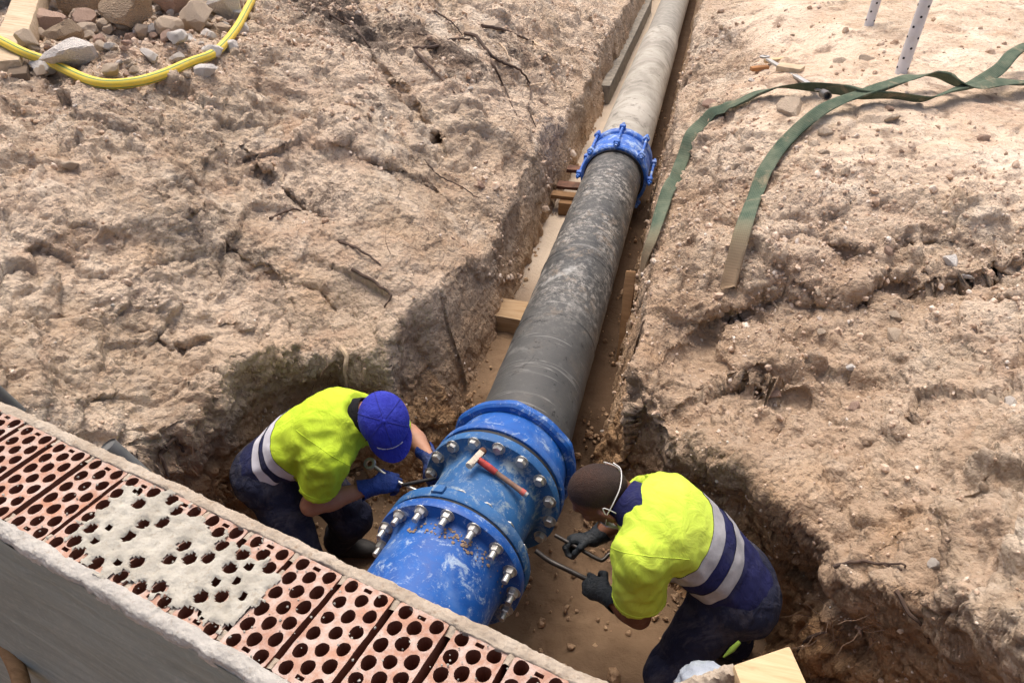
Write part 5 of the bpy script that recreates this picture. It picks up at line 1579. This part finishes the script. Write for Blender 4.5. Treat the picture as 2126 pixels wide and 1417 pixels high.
def person(label, base, J, head_c, hf, hu, skin, style):
    root = thing('person', label, 'person', base)
    J = {k: np.asarray(v, float) for k, v in J.items()}
    f_, u_, r_ = frame(hf, hu)
    lat = nrm(J['shR']-J['shL'])                        # towards his right
    ax_t = nrm(J['neck']-J['pel'])
    back = nrm(np.cross(lat, ax_t)); 
    if back[2] < 0: back = -back                         # dorsal direction (up, since he bends over)
    sp1 = J['pel'] + (J['neck']-J['pel'])*.38 + back*style.get('arch', .03)
    sp2 = J['pel'] + (J['neck']-J['pel'])*.72 + back*style.get('arch', .03)
    nape = head_c - u_*.055 - f_*.045
    # ---- body: one continuous skin surface
    def body(p):
        d = smins([cap(p, J['pel'], sp1, .125, .12, .72, back), cap(p, sp1, sp2, .12, .135, .70, back), cap(p, sp2, J['neck']-ax_t*.03, .135, .085, .75, back)], .05)
        d = smin(d, cap(p, J['neck']-ax_t*.02, nape, .062, .056), .03)
        for s in 'LR':
            d = smin(d, cap(p, sp2 + (J['sh'+s]-sp2)*.4, J['sh'+s], .085, .062), .04)
            d = smin(d, cap(p, J['sh'+s], J['el'+s], .056, .043), .03)
            e, w = J['el'+s], J['wr'+s]
            d = smin(d, smin(cap(p, e, e+(w-e)*.35, .043, .046), cap(p, e+(w-e)*.3, w, .046, .027), .02), .02)
            d = smin(d, cap(p, w, w + nrm(w-e)*.05, .022, .015), .015)
            d = smin(d, cap(p, J['hip'+s], J['kn'+s], .085, .058), .04)
            d = smin(d, cap(p, J['kn'+s], J['an'+s], .055, .040), .03)
        d = smin(d, head_sdf(p, head_c, f_, u_, r_, style.get('head', 1.0)), .018)
        return d
    allp = list(J.values()) + [head_c, nape, head_c+f_*.08, head_c-u_*.08]
    me = sculpt('body', body, allp, .15, .0115, skin, root, 1)
    bm = bmesh.new(); bm.from_mesh(me)
    for rad in (.185, .155):
        ed = [e for e in bm.edges if all((np.array(v.co)-head_c)@(np.array(v.co)-head_c) < rad*rad for v in e.verts)]
        bmesh.ops.subdivide_edges(bm, edges=ed, cuts=1, use_grid_fill=True)
    Vb = np.array([v.co for v in bm.verts]); near = np.where(np.linalg.norm(Vb-head_c, axis=1) < .18)[0]
    pb_ = Vb[near]
    for k in range(3):
        e_ = 8e-4; d0 = body(pb_)
        g_ = np.stack([body(pb_+np.eye(3)[i]*e_)-d0 for i in range(3)], 1)/e_
        pb_ = pb_ - g_*(np.clip(d0, -.012, .012)/np.maximum((g_**2).sum(1), .3))[:, None]*.9
    bm.verts.ensure_lookup_table()
    for i, q_ in zip(near, pb_): bm.verts[i].co = q_
    bmesh.ops.triangulate(bm, faces=[f for f in bm.faces if len(f.verts) > 4])
    bm.to_mesh(me); bm.free()
    me.polygons.foreach_set('use_smooth', np.full(len(me.polygons), True))
    link('body', me, skin, root)
    # ---- head again at finer grain is part of the body; add it as face detail
    # ---- shirt
    sl = style['sleeve']
    hem = {s: J['sh'+s] + (J['el'+s]-J['sh'+s])*sl[s] for s in 'LR'}
    def shirt(p):
        d = smins([cap(p, J['pel']-ax_t*.05, sp1, .170, .160, .76, back), cap(p, sp1, sp2, .160, .172, .70, back), cap(p, sp2, J['neck']-ax_t*.055, .172, .108, .74, back)], .06)
        for s in 'LR':
            o = nrm(J['el'+s]-J['sh'+s])
            d = smin(d, cap(p, sp2 + (J['sh'+s]-sp2)*.35, J['sh'+s], .106, .080), .045)
            a = cap(p, J['sh'+s], hem[s]+o*.0, .079, style.get('hem_r', .076))
            a = np.maximum(a, (p-hem[s])@o)                                   # flat hem
            hol = cap(p, hem[s]-o*.05, hem[s]+o*.1, style.get('hem_r', .076)-.012, style.get('hem_r', .076)-.010)
            a = np.maximum(a, -hol)
            d = smin(d, a, .035)
        # neckline
        ndir = nrm(ax_t*.6 + nrm(nape-J['neck'])); nk = (p-(J['neck']+ndir*.012))@ndir
        d = np.where(np.linalg.norm(p-J['neck'], axis=1) < .15, np.maximum(d, nk), d)
        w_ = np.exp(-((p-J['shL'])**2).sum(1)/.03) + np.exp(-((p-J['shR'])**2).sum(1)/.03)
        ww = sstep(.34, .0, np.linalg.norm(p-(J['pel']+ax_t*.1), axis=1))
        amp = .004 + .014*np.clip(w_, 0, 1) + .009*ww
        d = d - folds(p, nrm(lat*.4+ax_t), 11, 1, style['seed'], 2.2)*.005 - folds(p, nrm(lat*.7+ax_t), 17, 1, style['seed']+3, 3.2)*(amp-.003) - folds(p, lat, 15, 1, style['seed']+5, 3.0)*ww*.006
        for s in 'LR':      # creases fanning out from the armpits
            A_ = J['sh'+s] - ax_t*.085 - back*.03; q = p - A_; r_l = np.linalg.norm(q, axis=1)
            sg = 1 if s == 'R' else -1
            an = np.arctan2(q@ax_t, q@(lat*-sg)+1e-6) + .35*perlin(p*9+style['seed'])
            d = d - .0065*(1-2*np.abs(((an*2.3) % 1)-.5)*1.6)*np.exp(-r_l/.12)*sstep(.02, .07, r_l)
            d = d - .004*ridged(np.stack([q@ax_t*9, an*1.5, r_l*3], 1)+style['seed'], 2)*np.exp(-r_l/.16)
        return d
    me = sculpt('shirt', shirt, [J['pel']-ax_t*.12, J['neck'], sp1, sp2] + [J['sh'+s] for s in 'LR'] + list(hem.values()), .20, .0085, None, root, 1)
    cuts = []
    pel = J['pel']
    for t, tilt in style['bands']:
        cuts.append((pel + ax_t*t, nrm(ax_t + lat*tilt)))
    def band_of(c):
        k = np.zeros(len(c), int)
        for co, no in cuts: k += (c-co)@no > 0
        return k
    names = style['band_names']
    def arm_side(c):
        r = np.zeros(len(c), bool)
        for s in 'LR':
            o = nrm(J['el'+s]-J['sh'+s]); r |= ((c-J['sh'+s])@o > .03) & (np.linalg.norm(np.cross(c-J['sh'+s], o), axis=1) < .105)
        return r
    whole = me.copy()
    for k, (nm, mt, infl) in enumerate(names):
        part = slice_mesh(whole, cuts, (lambda c, k=k: ((band_of(c) == k) & ~arm_side(c)) if k < len(names)-1 else ((band_of(c) == k) | arm_side(c))))
        if len(part.polygons) == 0: continue
        if infl: inflate(part, infl)
        link(nm, part, mt, root)
    def seam(name, co, no, ok, r_, mt):
        bm = bmesh.new(); bm.from_mesh(whole)
        g = bmesh.ops.bisect_plane(bm, geom=bm.verts[:]+bm.edges[:]+bm.faces[:], dist=1e-6, plane_co=Vector(co), plane_no=Vector(no))['geom_cut']
        mb = MB()
        for e in g:
            if isinstance(e, bmesh.types.BMEdge):
                a, b = np.array(e.verts[0].co), np.array(e.verts[1].co)
                if ok((a+b)/2) and np.linalg.norm(b-a) > 1e-4: mb.tube([a-(b-a)*.15, b+(b-a)*.15], r_, 5, cap=False)
        bm.free()
        if mb.V: tag(mb.build(name, mt, root), kind='stuff')
    for s in 'LR':
        o = nrm(J['el'+s]-J['sh'+s]); c_ = J['sh'+s] - o*.025
        no = nrm(o*.75 + lat*(.65 if s == 'R' else -.65))
        seam('armhole_seam', c_, no, lambda q, c_=c_: np.linalg.norm(q-c_) < .16, .0017, names[-1][1])
        hc_ = hem[s] - o*.018
        seam('hem_seam', hc_, o, lambda q, hc_=hc_: np.linalg.norm(q-hc_) < .12, style.get('hem_t', .0018), names[-1][1])
    bpy.data.meshes.remove(whole)
    # hem ribs on the sleeves
    for s in 'LR':
        o = nrm(J['el'+s]-J['sh'+s])
        if style.get('rib'):
            MB().lathe(hem[s]-o*.016, o, [(0,.0785),(.004,.0805),(.014,.0805),(.018,.078),(.018,.066)], 40).build('sleeve_hem', style['rib'], root)
    # collar
    cn = nrm(nape - (J['neck']-ax_t*.04))
    MB().lathe(J['neck']-cn*.03, cn, [(0,.098),(.03,.090),(.055,.081),(.078,.074),(.082,.070),(.06,.066)], 40).build('collar', style['collar'], root)
    # ---- trousers
    def trousers(p):
        d = cap(p, J['pel']-ax_t*.08, J['pel']+ax_t*.02, .150, .140, .76, back)
        for s in 'LR':
            d = smin(d, cap(p, J['hip'+s], J['kn'+s], .112, .084), .06)
            d = smin(d, cap(p, J['kn'+s], J['an'+s], .082, .070), .035)
        d = smin(d, ell(p, J['pel']-ax_t*.11-back*.01, np.array([ax_t, lat, back]), (.12,.16,.12)), .06)
        knee = sum(np.exp(-((p-J['kn'+s])**2).sum(1)/.02) + np.exp(-((p-J['hip'+s])**2).sum(1)/.03) for s in 'LR')
        for s in 'LR':
            d = d - folds(p, np.cross(J['kn'+s]-J['hip'+s], back), 14, 1, style['seed']+2, 3.0)*(.003+.006*np.clip(knee, 0, 1))*.8
        return d
    tp = [J[k] for k in ('pel','hipL','hipR','knL','knR','anL','anR')]
    me = sculpt('trousers', trousers, tp, .20, .0105, None, root, 1)
    link('trousers', me, style['trousers'], root)
    # ---- boots
    for s in 'LR':
        a = J['an'+s]; fw = nrm(np.asarray(style['toe'])*[1,1,0]); ax = np.array([fw, np.cross([0,0,1], fw), [0,0,1.]])
        def boot(p, a=a, fw=fw, ax=ax):
            d = cap(p, a+[0,0,.06], a-[0,0,.03], .058, .055)
            d = smin(d, ell(p, a+fw*.075-[0,0,.045], ax, (.135,.052,.045)), .04)
            return np.maximum(d, (a[2]-.085)-p[:, 2])
        link('boot', sculpt('boot', boot, [a, a+fw*.2, a-[0,0,.09]], .1, .011, None, root, 1), M['boot'], root)
    return root, J, (f_, u_, r_), nape

# ---------------- the man on the left, in a blue cap
J1 = dict(pel=(-.945,2.03,.11), neck=(-.575,2.085,.375), shR=(-.645,1.925,.295), shL=(-.585,2.21,.255),
          elR=(-.745,1.885,.035), wrR=(-.525,2.015,.065), elL=(-.495,2.375,.06), wrL=(-.350,2.245,.07),
          hipR=(-.945,1.94,.05), hipL=(-.935,2.12,.05), knR=(-.80,1.82,-.28), knL=(-.70,2.10,-.27), anR=(-.93,1.84,-.52), anL=(-.83,2.16,-.52))
hc1 = np.array([-.445,2.045,.425])
st1 = dict(seed=1.7, arch=.035, sleeve=dict(L=.62, R=.62), hem_r=.073, rib=M['black'], collar=M['black'], trousers=M['work'], toe=(1,.1,0), head=.98,
    bands=[(.025,.12),(.075,.12),(.112,.12),(.165,.12)],
    band_names=[('shirt_tail', M['navy'], 0), ('reflective_band', M['tape_light'], .0025), ('waist_panel', M['navy'], 0), ('reflective_band', M['tape_light'], .0025), ('shirt', M['fluo'], 0)])
man1, J1, hf1, nape1 = person('worker in a blue cap and lime yellow shirt bending over the pipe from the left', (-.85,2.0,-.60), J1, hc1, (.416,-.43,-.74), (.30,-.66,.66), M['skin_a'], st1)
def cap_hat(c, f, u, r, parent):
    V = []; F = []; n = 48; m = 14
    for i in range(m+1):
        th = (math.pi*.56)*i/m
        for k in range(n):
            q = 2*math.pi*k/n
            seam = 1 - .006*max(0, 1-abs(((q*6/(2*math.pi)) % 1)-.0)/.06) - .006*max(0, 1-abs(((q*6/(2*math.pi)) % 1)-1)/.06)
            ct, sn = math.cos(th), math.sin(th)
            low = .0 if i < m else -.004
            x = (.114*sn*math.cos(q))*seam - .006; y = (.099*sn*math.sin(q))*seam; z = .108*ct*seam + .012 + low
            V.append(c + f*x + r*y + u*(z + .006*math.cos(q)*sn))
    for i in range(m):
        for k in range(n): F.append([i*n+k, i*n+(k+1) % n, (i+1)*n+(k+1) % n, (i+1)*n+k])
    o = MB().add(V, F).build('cap', M['cap'], parent, ang=60)
    sb = MB()
    for k in range(6):
        q = math.pi*k/3; pts = []
        for i in range(1, 15):
            th = math.pi*.545*i/14; pts.append(c + f*(.1145*math.sin(th)*math.cos(q)-.006) + r*(.0995*math.sin(th)*math.sin(q)) + u*(.1085*math.cos(th)+.012+.006*math.cos(q)*math.sin(th)))
        sb.tube(pts, .0016, 6)
    sb.build('seam_stitching', plain('dark_blue_seam', (.012,.016,.20), .9), o)
    MB().lathe(c + u*.118 - f*.004, u, [(0,.009),(.004,.008),(.006,.004),(.0065,.0005)], 14).build('button', M['cap'], o)
    # bill
    V = []; F = []; na, nb = 22, 9
    for layer in (0, 1):
        for i in range(na+1):
            q = R(-62 + 124*i/na)
            for j in range(nb+1):
                t = j/nb
                L = .074*math.cos(q*.98)**.55 if math.cos(q*.98) > 0 else 0
                x = .104*math.cos(q) - .004 + t*L; y = .096*math.sin(q)*(1 + .10*t*(1-t))
                z = -.012 - .020*t - .32*(y**2)/.088*(.4+.6*t) - layer*.0035
                V.append(c + f*x + r*y + u*z)
    N = (na+1)*(nb+1)
    for i in range(na):
        for j in range(nb):
            a = i*(nb+1)+j; F.append([a, a+1, a+nb+2, a+nb+1]); F.append([N+a, N+a+nb+1, N+a+nb+2, N+a+1])
    for i in range(na):
        a = i*(nb+1)+nb; F.append([a, a+nb+1, N+a+nb+1, N+a])
    MB().add(V, F).build('bill', M['cap'], o, ang=60)
    # small white stitched script over the bill
    wt = plain('white_thread', (.80,.80,.84), .7)
    b = MB()
    def on(q, z):
        ct = (z-.012)/.108; sn = math.sqrt(max(0, 1-ct*ct))
        return c + f*(.1165*sn*math.cos(q)-.006) + r*(.1015*sn*math.sin(q)) + u*z
    script = [[(.52,.012),(.46,.004),(.42,.008),(.43,.018),(.50,.022)], [(.38,.006),(.36,.016),(.31,.014),(.32,.006),(.29,.007)], [(.27,.014),(.26,.006),(.21,.006),(.19,.013),(.17,.007)], [(.14,.014),(.12,.006),(.07,.008),(.04,.012),(0,.010),(-.10,.011),(-.22,.013)], [(-.26,.010),(-.31,.020),(-.36,.015)]]
    for st in script:
        pts = spline([on(-a*1.15 if False else a*1.15, z-.006) for a, z in st], 5)
        b.tube(pts, .0026, 6)
    b.build('stitched_script', wt, o)
cap_hat(hc1 + hf1[1]*.012, *hf1, man1)
def hair_shell(c, f, u, r, mat, parent, low, sc=1.0, infl=.004):
    def h(p):
        d = ell(p, c + (f*-.005 + u*.01)*sc, np.array([f, u, r]), np.array([.098,.092,.076])*sc) - infl
        q = p-c
        line = -(q@u) + low + .55*(q@f) + .006*perlin(p*60)      # hairline slopes down to the nape
        front = (q@f) - .062*sc - .25*(q@u)
        d = np.maximum(d, line); d = np.maximum(d, front)
        return d + .0015*perlin(p*110)
    me = sculpt('hair', h, [c-.12, c+.12], .02, .0055, None, parent, 1)
    Vh = np.array([v.co for v in me.vertices]); q = Vh-c
    dep = np.minimum((q@u) - low - .55*(q@f), .062*sc + .25*(q@u) - (q@f))/.042
    at = me.attributes.new('depth', 'FLOAT', 'POINT'); at.data.foreach_set('value', np.clip(dep, 0, 1).astype(np.float32))
    cr = np.exp(-(((q@u)-.085)**2/.045**2 + ((q@f)+.02)**2/.055**2 + (q@r)**2/.045**2))
    at = me.attributes.new('crown_sheen', 'FLOAT', 'POINT'); at.data.foreach_set('value', cr.astype(np.float32))
    return link('hair', me, mat, parent)
hair_shell(hc1, *hf1, M['hair_a'], man1, -.035, .98)
# gloves and what they hold
g1, gr1 = glove('glove', J1['wrR'], nrm(J1['wrR']-J1['elR'])+[0,.02,-.05], (.35,.55,-.75), .012, M['glove_blue'], man1, 1, 1.0, J1['elR'])
g2, gr2 = glove('glove', J1['wrL'], (.20,-.75,-.35), (.75,.1,-.5), .012, M['glove_blue'], man1, -1, .75, J1['elL'])

# ---------------- the man on the right, with a face mask pulled under his chin
J2 = dict(pel=(.925,1.92,.06), neck=(.560,1.885,.375), shL=(.605,1.715,.315), shR=(.615,2.04,.255),
          elL=(.632,1.735,-.035), wrL=(.505,1.805,-.045), elR=(.56,2.16,.06), wrR=(.415,2.055,-.035),
          hipL=(.925,1.84,.02), hipR=(.945,2.00,.02), knL=(.775,1.70,-.30), knR=(.93,2.02,-.32), anL=(.93,1.72,-.52), anR=(1.06,2.06,-.52))
hc2 = np.array([.430,1.912,.385])
st2 = dict(seed=4.1, arch=.04, sleeve=dict(L=.66, R=.60), hem_r=.088, rib=None, collar=M['navy2'], trousers=M['work'], toe=(-1,-.1,0), head=1.13,
    bands=[(.095,-.05),(.153,-.05),(.213,-.05),(.272,-.05)],
    band_names=[('shirt_tail', M['navy2'], 0), ('reflective_band', M['tape'], .0025), ('waist_panel', M['navy2'], 0), ('reflective_band', M['tape'], .0025), ('shirt', M['fluo2'], 0)])
man2, J2, hf2, nape2 = person('worker with shaved dark hair and a yellow and navy shirt crouching right of the pipe', (.9,1.9,-.60), J2, hc2, (-.72,.05,-.69), (-.62,-.25,.72), M['skin_b'], st2)
hair_shell(hc2, *hf2, M['hair_b'], man2, .014, 1.13, .0016)
def mask(c, f, u, r):
    def at(a, b, e): return c + (f*a + u*b + r*e)*1.13
    s = -1                                                  # his left side faces the camera
    k = plain('white_elastic', (.72,.72,.70), .7)
    for s in (-1, 1):
        MB().tube(spline([at(.045,-.085,.062*s), at(.02,-.058,.080*s), at(-.022,-.012,.092*s), at(-.040,.022,.084*s), at(-.052,-.03,.084*s), at(-.03,-.075,.070*s), at(.02,-.112,.050*s)], 6), .0018, 8).build('mask_loop', k, man2)
    MB().tube(spline([at(-.03,-.005,-.092), at(-.070,.012,-.074), at(-.103,.018,-.03), at(-.106,.018,.03), at(-.07,.012,.074)], 6), .0019, 8).build('mask_strap', k, man2)
    V = []; F = []; n, m = 16, 8
    for i in range(n+1):
        q = R(-75+150*i/n)
        for j in range(m+1):
            t = j/m
            V.append(at(.010+.080*math.cos(q)*(1-.15*t), -.100-.055*t+.007*math.sin(i*1.7+t*4), .074*math.sin(q)*(1-.25*t)))
    for i in range(n):
        for j in range(m): F.append([i*(m+1)+j, i*(m+1)+j+1, (i+1)*(m+1)+j+1, (i+1)*(m+1)+j])
    o = MB().add(V, F).build('face_mask', plain('crumpled_white_mask', (.66,.68,.66), .85), man2)
    so = o.modifiers.new('thick', 'SOLIDIFY'); so.thickness = .004
mask(hc2, *hf2)
g3, gr3 = glove('glove', J2['wrL'], nrm(J2['wrL']-J2['elL'])+[-.1,0,-.05], (-.25,.55,-.6), .012, M['glove_black'], man2, -1, 1.0, J2['elL'])
g4, gr4 = glove('glove', J2['wrR'], (-.85,-.15,-.10), (-.1,-.55,-.75), .012, M['glove_black'], man2, 1, 1.0, J2['elR'])
# green trim tab on the trouser pocket
def trim():
    a, b = P(1505,1362,-.12), P(1535,1330,-.05)
    hitp = []
    MB().tube([P(1502,1363,-.03), P(1520,1347,.0), P(1536,1331,.02)], [.003,.010,.007], 10).build('pocket_trim', plain('lime_trim', (.17,.27,.03), .8), man2)
trim()
# ---------------- tools in their hands
def spanner(label, pts, r, ring_at=None, ring_n=None, jaw_at=None, mat='galv', name='spanner', group=None):
    pts = [np.asarray(p, float) for p in pts]
    t_ = thing(name, label, 'spanner', pts[0])
    MB().tube(spline(pts, 6), r, 10).build('shaft', M[mat], t_)
    if ring_at is not None:
        x = nrm(ring_at[1]); n = nrm(np.cross(x, np.cross(ring_n, x)))
        MB().lathe(np.asarray(ring_at[0]) - n*.009, n, [(0,.014),(0,.024),(.004,.027),(.014,.027),(.018,.024),(.018,.014)], 22, closed=True).build('ring_end', M[mat], t_)
    if jaw_at is not None:
        c, x, n = [np.asarray(q, float) for q in jaw_at]; x = nrm(x); y = nrm(np.cross(n, x)); z = np.cross(x, y)
        b = MB(); b.box(c, .03, .05, .012, [x, y, z])
        for s in (-1, 1): b.box(c + x*.028 + y*s*.019, .036, .013, .0125, [x, y, z])
        b.build('jaw', M[mat], t_, smooth=True, bevel=.003)
    return t_
a0, a1 = P(768,962,.10), P(878,1022,.055)
x_ = nrm(a1-a0)
spanner('shiny combination spanner held by the worker in the blue cap', [a0 + x_*.02, gr1*.35 + (a0+(a1-a0)*.45)*.65, a1 + x_*.04], .0075, (a0, x_), (.3,-.6,.75), (a1 + x_*.05, x_, (.3,-.6,.75)))
b0, b1 = P(835,1006,.075), P(905,992,.06)
spanner('dark bar from the left glove of the capped worker to the joint flange', [b0, (b0+b1)/2, b1], .0075, mat='rubber', name='pry_bar')
c0, c1, c2 = P(1112,1142,.0), P(1140,1163,-.02), P(1225,1205,-.05)
spanner('long dark steel bar held in the nearer glove of the worker on the right', [c0, c1, (c1+c2)/2, c2, c2 + nrm(c2-c1)*.06], .0105, mat='dark_steel', name='pry_bar')
d0, d1, d2, d3 = P(1152,1110,-.02), P(1242,1160,-.06), P(1254,1160,-.06), P(1266,1149,-.05)
spanner('cranked steel spanner with a bent end in the farther black glove', [d0, (d0+d1)/2, d1, d2, d3, d3 + [.03,0,-.01]], .0085, mat='dark_steel')
